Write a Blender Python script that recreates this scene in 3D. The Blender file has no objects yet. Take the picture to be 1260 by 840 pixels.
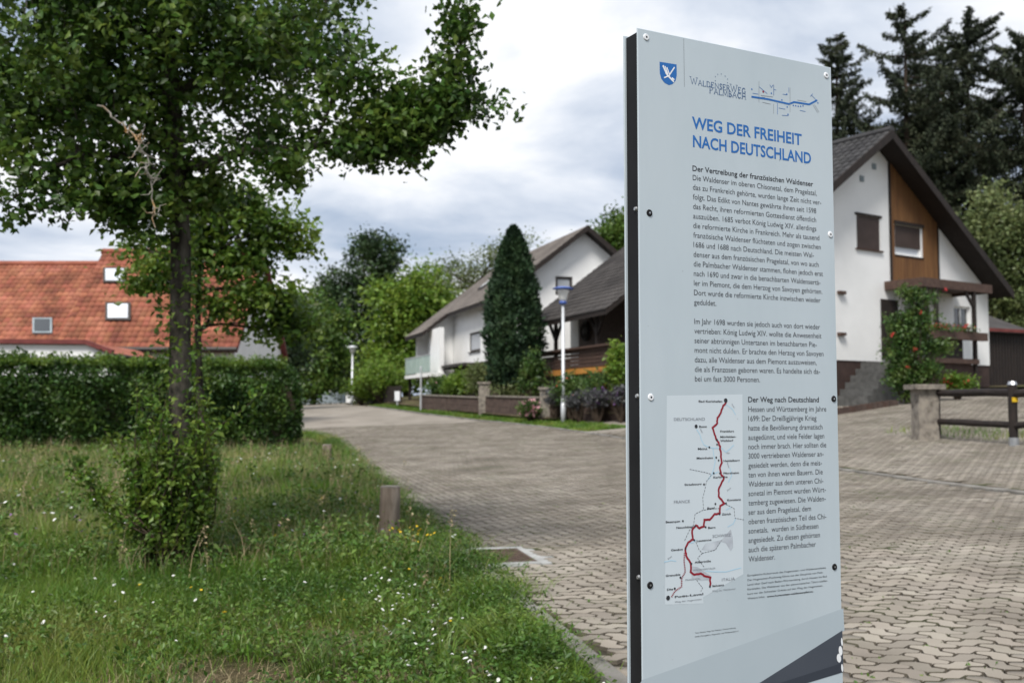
import bpy, math, random
import numpy as np
from mathutils import Vector, Matrix
from mathutils.geometry import tessellate_polygon
R = math.radians
SC = bpy.context.scene
COL = SC.collection
rng = np.random.default_rng(7)
random.seed(7)

# ------------------------------------------------------------------ camera, sky, sun, exposure
EYE = 1.45
PITCH = R(3.47)
F = 1235.0                                   # focal length in pixels of a 1260 px wide frame
cd = bpy.data.cameras.new('camera'); cam = bpy.data.objects.new('camera', cd); COL.objects.link(cam)
cam.location = (0, 0, EYE); cam.rotation_euler = (R(90) + PITCH, 0, 0)
cd.sensor_width = 36; cd.lens = 36 * F / 1260; cd.clip_start = .05; cd.clip_end = 3000
cd.dof.use_dof = True; cd.dof.focus_distance = 2.62; cd.dof.aperture_fstop = 4.8; cd.dof.aperture_blades = 9
SC.camera = cam
SUN_EL, SUN_AZ = 54, -156                     # degrees; azimuth from the view direction, left negative
w = bpy.data.worlds.new('World'); SC.world = w; w.use_nodes = True
nt = w.node_tree; nt.nodes.clear()
def wn(t, **k):
    n = nt.nodes.new(t)
    for a, b in k.items(): setattr(n, a, b)
    return n
def mth(tree, op, a, b=None, clamp=False):
    n = tree.nodes.new('ShaderNodeMath'); n.operation = op; n.use_clamp = clamp
    for i, v in enumerate((a, b)):
        if v is None: continue
        if isinstance(v, (int, float)): n.inputs[i].default_value = v
        else: tree.links.new(v, n.inputs[i])
    return n.outputs[0]
def ramp(tree, fac, stops, interp='LINEAR'):
    n = tree.nodes.new('ShaderNodeValToRGB'); e = n.color_ramp.elements; n.color_ramp.interpolation = interp
    while len(e) > 1: e.remove(e[-1])
    for i, (p, c) in enumerate(stops):
        el = e[0] if i == 0 else e.new(p)
        el.position = p; el.color = (*c, 1) if len(c) == 3 else c
    tree.links.new(fac, n.inputs[0]); return n.outputs[0]
sky = wn('ShaderNodeTexSky', sky_type='NISHITA'); sky.sun_disc = False
sky.sun_elevation = R(SUN_EL); sky.sun_rotation = R(SUN_AZ); sky.air_density = 1.0; sky.dust_density = 1.5
tc = wn('ShaderNodeTexCoord'); sep = wn('ShaderNodeSeparateXYZ'); nt.links.new(tc.outputs['Generated'], sep.inputs[0])
zz = mth(nt, 'ADD', mth(nt, 'MAXIMUM', sep.outputs[2], 0.0), .16)
cx = mth(nt, 'DIVIDE', sep.outputs[0], zz); cy = mth(nt, 'DIVIDE', sep.outputs[1], zz)
cv = wn('ShaderNodeCombineXYZ'); nt.links.new(cx, cv.inputs[0]); nt.links.new(cy, cv.inputs[1])
n1 = wn('ShaderNodeTexNoise'); n1.inputs['Scale'].default_value = 1.15; n1.inputs['Detail'].default_value = 9; n1.inputs['Roughness'].default_value = .55; n1.inputs['Distortion'].default_value = .35
n2 = wn('ShaderNodeTexNoise'); n2.inputs['Scale'].default_value = .55; n2.inputs['Detail'].default_value = 5
mp = wn('ShaderNodeMapping'); mp.inputs['Location'].default_value = (3.1, 1.7, 0); nt.links.new(cv.outputs[0], mp.inputs[0])
nt.links.new(mp.outputs[0], n1.inputs[0]); nt.links.new(mp.outputs[0], n2.inputs[0])
shade = mth(nt, 'ADD', mth(nt, 'MULTIPLY', n1.outputs[0], .65), mth(nt, 'MULTIPLY', n2.outputs[0], .35))
cloud = ramp(nt, shade, [(.38, (2.7, 3.35, 4.5)), (.45, (4.0, 4.6, 5.6)), (.51, (5.6, 6.05, 6.8)), (.58, (7.8, 7.9, 8.1))])
cover = ramp(nt, n1.outputs[0], [(.30, (.78,) * 3), (.46, (1, 1, 1))])
mx = wn('ShaderNodeMix', data_type='RGBA'); nt.links.new(cover, mx.inputs[0]); nt.links.new(sky.outputs[0], mx.inputs[6]); nt.links.new(cloud, mx.inputs[7])
bg = wn('ShaderNodeBackground'); bg.inputs[1].default_value = .1; nt.links.new(mx.outputs[2], bg.inputs[0])
nt.links.new(bg.outputs[0], wn('ShaderNodeOutputWorld').inputs[0])
ld = bpy.data.lights.new('sun', 'SUN'); ld.energy = 3.4; ld.angle = R(18); ld.color = (1, .96, .9)
sun = bpy.data.objects.new('sun', ld); COL.objects.link(sun); sun.location = (0, 0, 60)
sun.rotation_euler = (R(90 - SUN_EL), 0, R(180) - R(SUN_AZ))     # checked below: light travels away from the sky's sun
_d = Vector((math.sin(R(SUN_AZ)) * math.cos(R(SUN_EL)), math.cos(R(SUN_AZ)) * math.cos(R(SUN_EL)), math.sin(R(SUN_EL))))
sun.rotation_euler = (-_d).to_track_quat('-Z', 'Y').to_euler()
SC.view_settings.view_transform = 'Standard'; SC.view_settings.look = 'None'; SC.view_settings.gamma = 1
SC.view_settings.exposure = 0.45; SC.view_settings.use_curve_mapping = False
SC.render.engine = 'CYCLES'; SC.cycles.use_denoising = True; SC.cycles.max_bounces = 6; SC.cycles.transparent_max_bounces = 6
try: SC.cycles.denoiser = 'OPENIMAGEDENOISE'
except Exception: pass

# ------------------------------------------------------------------ survey: where a sight line meets the place
def ray(px, py):
    x, y, z = (px - 630) / F, 1.0, -(py - 420) / F
    c, s = math.cos(PITCH), math.sin(PITCH)
    return np.array((x, y * c - z * s, y * s + z * c))
def at(px, py, Y):
    r = ray(px, py); return np.array((r[0] / r[1] * Y, Y, EYE + r[2] / r[1] * Y))
def tabl(xs, ys):
    def f(v): return np.interp(v, xs, ys)
    return f
_A = tabl([-500, 14, 20, 26, 33, 41, 52, 63, 76, 100, 900], [0, 0, .06, .15, .26, .40, .68, .92, 1.04, 1.1, 1.1])
_C = tabl([-500, -40, -10, -3, 0, 7.4, 11.1, 18.5, 25, 60, 900], [.2, .2, .02, 0, 0, .29, .645, 1.30, 1.6, 2.1, 2.1])
_B = tabl([-500, 31, 34, 38, 41, 44.5, 48, 52.5, 57, 63, 70, 78, 130], [0, 0, .12, .6, 1.15, 1.75, 2.3, 2.85, 3.3, 3.9, 4.3, 4.5, 5])
def XL(y): return .09 - .23 * (y - 7.13) - (_B(y - 2) + _B(y) + _B(y + 2)) / 3     # the road's left edge
def G(x, y):
    o = np.asarray(x) - XL(np.clip(y, -50, 120)); return _A(y) + (_C(o - .5) + _C(o) + _C(o + .5)) / 3
def GP(px, Y): x = (px - 630) / F * Y * 1.0; return np.array((x, Y, float(G(x, Y))))
ROADW = 7.4

# ------------------------------------------------------------------ materials
MATS = {}
def mat(name, cols, scale=3.0, rough=.7, bump=0.0, bscale=40., island=0.0, fine=0.0, spec=.4, trans=0.0, metal=0.0, detail=5, objrand=False, stretch=None, hue=0.0, cut=(.35, .65)):
    if name in MATS: return MATS[name]
    m = bpy.data.materials.new(name); m.use_nodes = True; t = m.node_tree; t.nodes.clear(); L = t.links.new
    geo = t.nodes.new('ShaderNodeNewGeometry'); pos = geo.outputs['Position']
    if stretch:
        mpn = t.nodes.new('ShaderNodeMapping'); mpn.inputs['Scale'].default_value = stretch; L(pos, mpn.inputs[0]); pos = mpn.outputs[0]
    nz = t.nodes.new('ShaderNodeTexNoise'); nz.inputs['Scale'].default_value = scale; nz.inputs['Detail'].default_value = detail; L(pos, nz.inputs[0])
    k = len(cols)
    col = ramp(t, nz.outputs[0], [(cut[0] + (cut[1] - cut[0]) * i / max(1, k - 1), c) for i, c in enumerate(cols)])
    if island or objrand:
        rnd = geo.outputs['Random Per Island']
        if objrand:
            oi = t.nodes.new('ShaderNodeObjectInfo'); rnd = mth(t, 'FRACT', mth(t, 'ADD', rnd, mth(t, 'MULTIPLY', oi.outputs['Random'], 7.31)))
        hs = t.nodes.new('ShaderNodeHueSaturation'); L(col, hs.inputs['Color'])
        L(mth(t, 'ADD', mth(t, 'MULTIPLY', rnd, 2 * island), 1 - island), hs.inputs['Value'])
        if hue:
            wnn = t.nodes.new('ShaderNodeTexWhiteNoise'); wnn.noise_dimensions = '1D'; L(rnd, wnn.inputs['W'])
            L(mth(t, 'ADD', mth(t, 'MULTIPLY', wnn.outputs['Value'], 2 * hue), .5 - hue), hs.inputs['Hue'])
        col = hs.outputs[0]
    if fine:
        f2 = t.nodes.new('ShaderNodeTexNoise'); f2.inputs['Scale'].default_value = bscale * 1.7; f2.inputs['Detail'].default_value = 3; L(pos, f2.inputs[0])
        h2 = t.nodes.new('ShaderNodeHueSaturation'); L(col, h2.inputs['Color'])
        L(mth(t, 'ADD', mth(t, 'MULTIPLY', f2.outputs[0], 2 * fine), 1 - fine), h2.inputs['Value']); col = h2.outputs[0]
    b = t.nodes.new('ShaderNodeBsdfPrincipled'); L(col, b.inputs['Base Color'])
    b.inputs['Roughness'].default_value = rough; b.inputs['Specular IOR Level'].default_value = spec; b.inputs['Metallic'].default_value = metal
    if bump:
        bn = t.nodes.new('ShaderNodeTexNoise'); bn.inputs['Scale'].default_value = bscale; bn.inputs['Detail'].default_value = 4; L(pos, bn.inputs[0])
        bp = t.nodes.new('ShaderNodeBump'); bp.inputs['Strength'].default_value = bump; bp.inputs['Distance'].default_value = .6 / bscale
        L(bn.outputs[0], bp.inputs['Height']); L(bp.outputs[0], b.inputs['Normal'])
    out = t.nodes.new('ShaderNodeOutputMaterial'); sh = b.outputs[0]
    if trans:
        tr = t.nodes.new('ShaderNodeBsdfTranslucent'); hs3 = t.nodes.new('ShaderNodeHueSaturation'); hs3.inputs['Value'].default_value = 1.5; hs3.inputs['Hue'].default_value = .485
        L(col, hs3.inputs['Color']); L(hs3.outputs[0], tr.inputs[0])
        ms = t.nodes.new('ShaderNodeMixShader'); ms.inputs[0].default_value = trans; L(sh, ms.inputs[1]); L(tr.outputs[0], ms.inputs[2]); sh = ms.outputs[0]
    L(sh, out.inputs[0]); MATS[name] = m; return m
def leafmat(name, cols, scale=1.2, island=.35, trans=.3, hue=.02, rough=.45, spec=.35):
    return mat(name, cols, scale=scale, rough=rough, island=island, trans=trans, hue=hue, spec=spec, detail=3)
def glass(name, tint=(.03, .035, .04), rough=.06):
    return mat(name, [tint, tuple(c * 1.3 for c in tint)], scale=.6, rough=rough, spec=.9)

M_white = mat('white_render', [(.76, .76, .75), (.82, .82, .81)], scale=1.1, rough=.9, bump=.25, bscale=60, fine=.03, spec=.2)
M_sign = mat('sign_aluminium', [(.42, .49, .535), (.47, .535, .58)], scale=3.5, rough=.42, stretch=(1, 1, .35), fine=.015, bscale=30, spec=.45)
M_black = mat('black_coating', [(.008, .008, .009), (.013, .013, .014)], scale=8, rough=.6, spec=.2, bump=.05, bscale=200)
M_steel = mat('zinc_steel', [(.42, .43, .44), (.52, .53, .54)], scale=9, rough=.38, metal=.85)
M_blue = mat('blue_print', [(.012, .12, .39), (.015, .13, .41)], scale=20, rough=.5)
M_navy = mat('slate_blue_print', [(.06, .12, .24), (.07, .13, .26)], scale=20, rough=.5)
M_ink = mat('black_print', [(.022, .024, .03), (.03, .032, .038)], scale=30, rough=.5)
M_inkg = mat('grey_print', [(.045, .048, .056), (.055, .058, .068)], scale=30, rough=.5)
M_inkl = mat('light_grey_print', [(.2, .22, .25), (.22, .24, .27)], scale=30, rough=.5)
M_red = mat('dark_red_print', [(.24, .012, .025), (.27, .015, .03)], scale=30, rough=.5)
M_map = mat('map_print', [(.54, .605, .655), (.56, .625, .67)], scale=6, rough=.45)
M_river = mat('river_print', [(.40, .58, .70), (.42, .60, .72)], scale=6, rough=.5)
M_alps = mat('mountain_print', [(.36, .39, .44), (.52, .57, .62)], scale=25, rough=.5)
M_swoosh = mat('charcoal_print', [(.055, .065, .085), (.065, .075, .095)], scale=5, rough=.45)
M_swoosh2 = mat('dark_charcoal_print', [(.035, .042, .058), (.04, .048, .064)], scale=5, rough=.45)
M_pale = mat('pale_band_print', [(.385, .45, .495), (.40, .465, .51)], scale=5, rough=.45)
M_wht = mat('white_print', [(.72, .74, .77), (.78, .8, .82)], scale=12, rough=.5)
M_pave = mat('concrete_paver', [(.14, .122, .099), (.228, .2, .165), (.29, .26, .219)], scale=.9, rough=.9, bump=.5, bscale=170, island=.17, fine=.25, objrand=True, spec=.25, detail=7, cut=(.3, .68), hue=.006)
M_edge = mat('dark_paver_edge', [(.07, .06, .047), (.11, .095, .075), (.075, .08, .045)], scale=1.6, rough=.95, bump=.5, bscale=170, spec=.15)  # darker tone on the stone chamfers, broadens the dark joint lines
M_sand = mat('joint_sand', [(.03, .027, .02), (.07, .06, .045), (.045, .06, .02)], scale=2.2, rough=1, bump=.6, bscale=120, spec=.1)
M_pavefar = mat('distant_paving', [(.195, .173, .146), (.243, .217, .185), (.28, .252, .218)], scale=.8, rough=.95, bump=.3, bscale=9, fine=.22, spec=.2, detail=8)
M_kerb = mat('kerb_concrete', [(.09, .085, .075), (.16, .15, .135), (.22, .21, .19)], scale=2.5, rough=.95, bump=.5, bscale=90, fine=.15)
M_conc = mat('pale_concrete', [(.26, .26, .25), (.38, .38, .37)], scale=4, rough=.9, bump=.3, bscale=120, fine=.1)
M_iron = mat('rusty_iron', [(.07, .045, .033), (.13, .085, .062)], scale=14, rough=.7, bump=.3, bscale=150, metal=.3)
M_soil = mat('meadow_soil', [(.035, .045, .014), (.07, .055, .03), (.11, .09, .055), (.05, .075, .02)], scale=.8, rough=1, bump=.8, bscale=30, fine=.35, spec=.1, detail=8)
M_grass = leafmat('meadow_grass', [(.052, .115, .012), (.10, .185, .021), (.185, .22, .048)], scale=.6, island=.4, trans=.3, hue=.025)
M_straw = leafmat('dry_straw', [(.30, .24, .13), (.38, .31, .18)], island=.3, trans=.2)
M_weed = leafmat('weed_leaf', [(.04, .085, .013), (.07, .135, .02), (.11, .175, .03)], scale=1.0, island=.4, trans=.25)
M_petal = mat('white_petal', [(.78, .78, .76), (.84, .83, .8)], rough=.8, trans=.2)
M_yel = mat('yellow_petal', [(.72, .48, .02), (.8, .56, .03)], rough=.8, trans=.2)
M_bark = mat('grey_bark', [(.022, .019, .016), (.06, .052, .043), (.095, .085, .07)], scale=9, rough=1, bump=1.0, bscale=26, stretch=(1, 1, .3), fine=.3, spec=.1)
M_barkb = mat('brown_bark', [(.04, .03, .022), (.08, .06, .045)], scale=6, rough=1, bump=.8, bscale=20, spec=.1)
M_lich = mat('lichen_twig', [(.24, .22, .19), (.36, .34, .30), (.38, .20, .05)], scale=6, rough=1)
M_post = mat('weathered_post', [(.07, .055, .043), (.135, .108, .086), (.2, .17, .14)], scale=9, rough=1, bump=.8, bscale=40, stretch=(1, 1, .16), fine=.25, spec=.15)
M_dwood = mat('dark_stained_wood', [(.012, .008, .0065), (.022, .0145, .0115)], scale=9, rough=.75, bump=.4, bscale=50, stretch=(1, 1, .3), fine=.2)
M_bwood = mat('brown_stained_wood', [(.055, .03, .022), (.085, .05, .037)], scale=6, rough=.75, bump=.3, bscale=40, fine=.2)
M_owood = mat('ochre_boards', [(.12, .052, .018), (.165, .078, .026)], scale=5, rough=.75, island=.12, stretch=(1, 1, .2), fine=.1)
M_orange = mat('orange_beam', [(.42, .18, .035), (.5, .23, .05)], scale=6, rough=.7)
M_tilered = mat('red_clay_tile', [(.15, .048, .027), (.26, .088, .048), (.34, .13, .078)], scale=.9, rough=.85, island=.22, fine=.15, bscale=20, hue=.008)
M_tiledark = mat('anthracite_tile', [(.024, .023, .025), (.042, .041, .042)], scale=1.2, rough=.7, island=.25, fine=.15, bscale=20)
M_tilegrey = mat('grey_brown_tile', [(.13, .112, .1), (.2, .175, .155)], scale=.8, rough=.9, island=.18, fine=.15, bscale=20)
M_tilebr = mat('dark_brown_tile', [(.034, .03, .029), (.062, .056, .053)], scale=.8, rough=.85, island=.22, fine=.15, bscale=20)
M_plinth = mat('brown_plinth', [(.04, .024, .02), (.06, .036, .03)], scale=3, rough=.85, bump=.3, bscale=40)
M_gwall = mat('garden_wall_brown', [(.05, .032, .026), (.095, .065, .052)], scale=5, rough=.9, bump=.5, bscale=30, fine=.2)
M_stone = mat('pillar_stone', [(.12, .105, .088), (.22, .195, .165), (.27, .24, .2)], scale=7, rough=.95, bump=.8, bscale=45, fine=.25)
M_shut = mat('brown_shutter', [(.05, .032, .026), (.065, .043, .036)], scale=4, rough=.6)
M_pane = glass('window_glass')
M_palepane = glass('pale_blind', (.42, .44, .47), .35)
M_skyl = glass('skylight_glass', (.55, .58, .62), .25)  # bright sky reflection painted into the pale pane colour
M_frame = mat('dark_frame', [(.03, .025, .022), (.045, .038, .034)], scale=5, rough=.6)
M_wframe = mat('white_frame', [(.75, .75, .74), (.8, .8, .79)], scale=5, rough=.5)
M_redtrim = mat('oxblood_trim', [(.12, .025, .022), (.17, .04, .035)], scale=3, rough=.7)
M_lampm = mat('lamp_metal', [(.52, .54, .56), (.6, .62, .64)], scale=5, rough=.4, metal=.35)
M_lampg = mat('lamp_diffuser', [(.74, .75, .74), (.8, .8, .79)], scale=5, rough=.35, trans=.3)
M_lampb = mat('lamp_blue', [(.05, .10, .34), (.07, .13, .4)], scale=5, rough=.4)
M_bglass = mat('balcony_glass', [(.42, .52, .52), (.5, .6, .59)], scale=2, rough=.15, spec=.8)
M_step = mat('grey_step', [(.06, .06, .058), (.10, .10, .097)], scale=6, rough=.9, bump=.4, bscale=60)
M_greyf = mat('grey_fence_paint', [(.2, .24, .26), (.27, .31, .33)], scale=3, rough=.8)
LF = dict(
    near=leafmat('near_tree_leaf', [(.026, .06, .011), (.06, .118, .02), (.115, .185, .035)], scale=2.2, island=.4, trans=.35),
    young=leafmat('young_tree_leaf', [(.05, .10, .014), (.09, .155, .022), (.13, .20, .03)], scale=1.4, island=.35, trans=.35),
    bush=leafmat('trunk_shoot_leaf', [(.045, .095, .012), (.09, .16, .02), (.15, .22, .035)], scale=4, island=.4, trans=.3),
    hedge=leafmat('hedge_leaf', [(.022, .055, .011), (.04, .085, .016), (.07, .125, .024)], scale=1.1, island=.4, trans=.22),
    dark=leafmat('dark_tree_leaf', [(.022, .045, .016), (.038, .07, .024), (.058, .095, .031)], scale=.4, island=.35, trans=.2),
    mid=leafmat('mid_tree_leaf', [(.05, .10, .017), (.08, .145, .025), (.11, .18, .034)], scale=.4, island=.35, trans=.3),
    bright=leafmat('bright_tree_leaf', [(.085, .15, .018), (.13, .215, .028), (.175, .26, .04)], scale=.4, island=.3, trans=.35),
    pale=leafmat('pale_tree_leaf', [(.085, .115, .04), (.12, .155, .055), (.15, .18, .07)], scale=.4, island=.3, trans=.3),
    spruce=leafmat('spruce_needle', [(.018, .027, .013), (.030, .042, .02), (.048, .058, .028)], scale=.5, island=.35, trans=.08, rough=.7),
    thuja=leafmat('thuja_leaf', [(.014, .036, .015), (.026, .058, .023), (.04, .078, .028)], scale=1.2, island=.35, trans=.08, rough=.7),
    rose=leafmat('rose_leaf', [(.035, .075, .016), (.06, .115, .025), (.10, .15, .035)], scale=2, island=.4, trans=.25),
    lav=leafmat('lavender_leaf', [(.07, .075, .07), (.085, .085, .095)], scale=3, island=.3, trans=.2))
M_rosef = mat('red_petal', [(.5, .03, .03), (.62, .05, .05)], rough=.7, trans=.2)
M_pinkf = mat('pink_petal', [(.6, .28, .33), (.7, .42, .45)], rough=.7, trans=.2)
M_dot = mat('purple_petal', [(.22, .1, .3), (.28, .14, .36)], rough=.7, trans=.2)

# ------------------------------------------------------------------ mesh helpers
def link(name, me, m, parent=None, base=(0, 0, 0), smooth=False, kind=None):
    o = bpy.data.objects.new(name, me); COL.objects.link(o)
    if m is not None and not me.materials: me.materials.append(m)
    if smooth: me.polygons.foreach_set('use_smooth', np.ones(len(me.polygons), bool))
    if parent is not None: o.parent = parent
    else: o.location = base
    if kind: o['kind'] = kind
    return o
def tag(o, label=None, cat=None, group=None, kind=None):
    for k, v in (('label', label), ('category', cat), ('group', group), ('kind', kind)):
        if v: o[k] = v
    return o
def thing(name, base, label, cat, group=None):
    o = bpy.data.objects.new(name, None); COL.objects.link(o); o.location = tuple(base); o.empty_display_size = .2
    return tag(o, label, cat, group)
class MB:
    """collects polygons in world coordinates (through T) and links them as one mesh with its origin at base"""
    def __init__(s, T=None): s.v = []; s.f = []; s.T = T
    def add(s, vs, fs):
        n = len(s.v)
        s.v += [tuple(s.T(*p)) if s.T else tuple(p) for p in vs]; s.f += [tuple(i + n for i in f) for f in fs]; return s
    def box(s, a, b):
        (x0, y0, z0), (x1, y1, z1) = a, b
        return s.add([(x0, y0, z0), (x1, y0, z0), (x1, y1, z0), (x0, y1, z0), (x0, y0, z1), (x1, y0, z1), (x1, y1, z1), (x0, y1, z1)],
                     [(3, 2, 1, 0), (4, 5, 6, 7), (0, 1, 5, 4), (1, 2, 6, 5), (2, 3, 7, 6), (3, 0, 4, 7)])
    def bar(s, p, q, wd, ht, up=(0, 0, 1)):
        p, q = np.array(p, float), np.array(q, float); d = q - p; d /= np.linalg.norm(d)
        sd = np.cross(d, up); sd /= np.linalg.norm(sd); u = np.cross(sd, d); sd *= wd / 2; u *= ht / 2
        return s.add([p - sd - u, p + sd - u, p + sd + u, p - sd + u, q - sd - u, q + sd - u, q + sd + u, q - sd + u],
                     [(0, 1, 2, 3), (7, 6, 5, 4), (0, 4, 5, 1), (1, 5, 6, 2), (2, 6, 7, 3), (3, 7, 4, 0)])
    def tube(s, path, rad, n=8, cap=True, wob=0.0):
        P = np.array(path, float); k = len(P); rad = np.broadcast_to(np.array(rad, float), (k,))
        t = np.gradient(P, axis=0); t /= np.linalg.norm(t, axis=1)[:, None] + 1e-9
        a = np.cross(t[0], (0, 0, 1.)) if abs(t[0][2]) < .9 else np.cross(t[0], (1., 0, 0)); vs = []
        ang = np.arange(n) * 2 * math.pi / n
        for i in range(k):
            a = a - t[i] * np.dot(a, t[i]); a /= np.linalg.norm(a) + 1e-9; b = np.cross(t[i], a)
            rr = rad[i] * (1 + (wob * (rng.random(n) - .5) if wob else 0))
            vs += list(P[i] + np.cos(ang)[:, None] * a * (rr if np.ndim(rr) == 0 else rr[:, None]) + np.sin(ang)[:, None] * b * (rr if np.ndim(rr) == 0 else rr[:, None]))
        fs = [(i * n + j, i * n + (j + 1) % n, (i + 1) * n + (j + 1) % n, (i + 1) * n + j) for i in range(k - 1) for j in range(n)]
        if cap: fs += [tuple(range(n - 1, -1, -1)), tuple((k - 1) * n + j for j in range(n))]
        return s.add(vs, fs)
    def prism(s, poly, d0, d1, axis=1):
        """poly in the (a, z) plane, extruded along b from d0 to d1"""
        n = len(poly); f3 = lambda p, d: (p[0], d, p[1])
        return s.add([f3(p, d0) for p in poly] + [f3(p, d1) for p in poly],
                     [tuple(range(n)), tuple(range(2 * n - 1, n - 1, -1))] + [(i, n + i, n + (i + 1) % n, (i + 1) % n) for i in range(n)])
    def lathe(s, c, prof, n=20):
        vs = []; k = len(prof)
        for r, z in prof:
            for j in range(n): vs.append((c[0] + r * math.cos(2 * math.pi * j / n), c[1] + r * math.sin(2 * math.pi * j / n), c[2] + z))
        return s.add(vs, [(i * n + j, i * n + (j + 1) % n, (i + 1) * n + (j + 1) % n, (i + 1) * n + j) for i in range(k - 1) for j in range(n)] + [tuple(range(n - 1, -1, -1)), tuple((k - 1) * n + j for j in range(n))])
    def build(s, name, m, parent=None, base=(0, 0, 0), smooth=False, kind=None):
        me = bpy.data.meshes.new(name); b = np.array(base if parent is None else root_base(parent), float)
        me.from_pydata([tuple(np.array(p) - b) for p in s.v], [], s.f); me.validate(); 
        return link(name, me, m, parent, base, smooth, kind)
def root_base(o):
    while o.parent is not None: o = o.parent
    return o.location
def mesh_np(name, V, nv, faces_idx, m, parent=None, base=(0, 0, 0), kind=None, smooth=False):
    """V (k, nv, 3) pieces that share the face pattern faces_idx (list of tuples over nv)"""
    k = len(V); b = np.array(base if parent is None else root_base(parent), float)
    me = bpy.data.meshes.new(name); verts = (V.reshape(-1, 3) - b).astype(np.float32)
    me.vertices.add(len(verts)); me.vertices.foreach_set('co', verts.ravel())
    pat = np.concatenate([np.array(f) for f in faces_idx]); ln = np.array([len(f) for f in faces_idx])
    loops = (np.arange(k)[:, None] * nv + pat[None]).ravel().astype(np.int32); tot = np.tile(ln, k).astype(np.int32)
    st = np.concatenate([[0], np.cumsum(tot)[:-1]]).astype(np.int32)
    me.loops.add(len(loops)); me.loops.foreach_set('vertex_index', loops)
    me.polygons.add(len(tot)); me.polygons.foreach_set('loop_start', st); me.polygons.foreach_set('loop_total', tot)
    me.update(calc_edges=True)
    return link(name, me, m, parent, base, smooth, kind)
def unit(v): return v / (np.linalg.norm(v, axis=-1, keepdims=True) + 1e-9)
def leaf_faces(P, size, asp=.6, up=.35, droop=0.0, fold=.25, axis=None):
    """folded four-cornered leaves at the points P, turned at random"""
    n = len(P); sz = size * (.6 + .8 * rng.random(n))[:, None]
    nm = unit(rng.normal(size=(n, 3)) + np.array((0, 0, up * 2)))
    d = rng.normal(size=(n, 3)) if axis is None else axis + .45 * rng.normal(size=(n, 3))
    d[:, 2] -= droop; d = unit(d - nm * (d * nm).sum(1, keepdims=True)); s = np.cross(nm, d)
    mid = P + d * sz * .45
    return np.stack([P, mid + s * sz * asp * .5 + nm * sz * fold * .5, P + d * sz, mid - s * sz * asp * .5 + nm * sz * fold * .5], 1)
LEAF = [(0, 1, 2), (0, 2, 3)]
def blobs(n, c, rad, shell=.35, flat=1.0):
    """n points inside an ellipsoid, drawn towards its skin"""
    d = unit(rng.normal(size=(n, 3))); r = (shell + (1 - shell) * rng.random(n)) ** .7
    return np.array(c) + d * r[:, None] * np.array(rad)
def clusters(cent, m, r): return (cent[:, None] + rng.normal(size=(len(cent), m, 3)) * np.reshape(r, (-1, 1, 1)) * np.array((1, 1, .75))).reshape(-1, 3)
def bend(p, q, k=6, sag=.12):
    p, q = np.array(p, float), np.array(q, float); L = np.linalg.norm(q - p); t = np.linspace(0, 1, k)[:, None]
    o = rng.normal(size=3) * L * sag; o2 = rng.normal(size=3) * L * sag * .5
    return p + (q - p) * t + np.sin(t * math.pi) * o + np.sin(t * 2 * math.pi) * o2
def tree(name, base, top, lobes, leafm, label, cat='tree', size=.16, ncl=160, per=60, clr=.3, trunk_r=.18, barkm=None, group=None, shell=.4, twigs=70, up=.35, gap=0.0, asp=.62):
    """trunk with limbs to every lobe and twigs to the leaf clumps; the crown is leaf-sized faces"""
    base = np.array(base, float); t = thing(name, base, label, cat, group); barkm = barkm or M_barkb
    tp = bend(base - (0, 0, .1), top, 9, .03); tb = MB().tube(tp, np.linspace(trunk_r * 1.1, trunk_r * .3, 9), 9, wob=.15)
    cents = []; tot = sum(np.prod(l[1]) ** .67 for l in lobes)
    for c, rad in lobes:
        n = max(6, int(ncl * np.prod(rad) ** .67 / tot)); cc = blobs(n, c, rad, shell); cents.append(cc)
        j = int(np.argmin(np.linalg.norm(tp - (np.array(c) - (0, 0, rad[2] * .9)), axis=1))); j = min(max(2, j), 7)
        limb = bend(tp[j], c, 6, .07); tb.tube(limb, np.linspace(trunk_r * .42, trunk_r * .12, 6), 6)
        for q in cc[rng.permutation(n)[:max(2, int(twigs * n / ncl))]]:
            s = limb[rng.integers(2, 6)]; tb.tube(bend(s, q, 4, .08), np.linspace(trunk_r * .12, trunk_r * .03, 4), 4, cap=False)
    tb.build('trunk', barkm, t, smooth=True)
    cents = np.concatenate(cents); P = clusters(cents, per, clr * (.6 + .8 * rng.random(len(cents))))
    mesh_np('crown', leaf_faces(P, size, asp, up), 4, LEAF, leafm, t)
    return t
class Frame:
    """a building's own axes: a along the gable, b into the depth, z up"""
    def __init__(s, O, deg): s.O = np.array(O, float); s.u = np.array((math.cos(R(deg)), math.sin(R(deg)), 0)); s.w = np.array((-math.sin(R(deg)), math.cos(R(deg)), 0))
    def __call__(s, a, b, z): p = s.O + s.u * a + s.w * b; return (p[0], p[1], z)
    def hit_b(s, px, py, b=0.0):            # sight line on the plane b = const -> (a, z)
        r = ray(px, py); o = s.O + s.w * b; k = np.dot(o[:2], s.w[:2]) / np.dot(r[:2], s.w[:2]); p = r * k; return float(np.dot(p[:2] - s.O[:2], s.u[:2])), float(EYE + p[2])
    def hit_a(s, px, py, a=0.0):            # on the plane a = const -> (b, z)
        r = ray(px, py); o = s.O + s.u * a; k = np.dot(o[:2], s.u[:2]) / np.dot(r[:2], s.u[:2]); p = r * k; return float(np.dot(p[:2] - s.O[:2], s.w[:2])), float(EYE + p[2])
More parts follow.
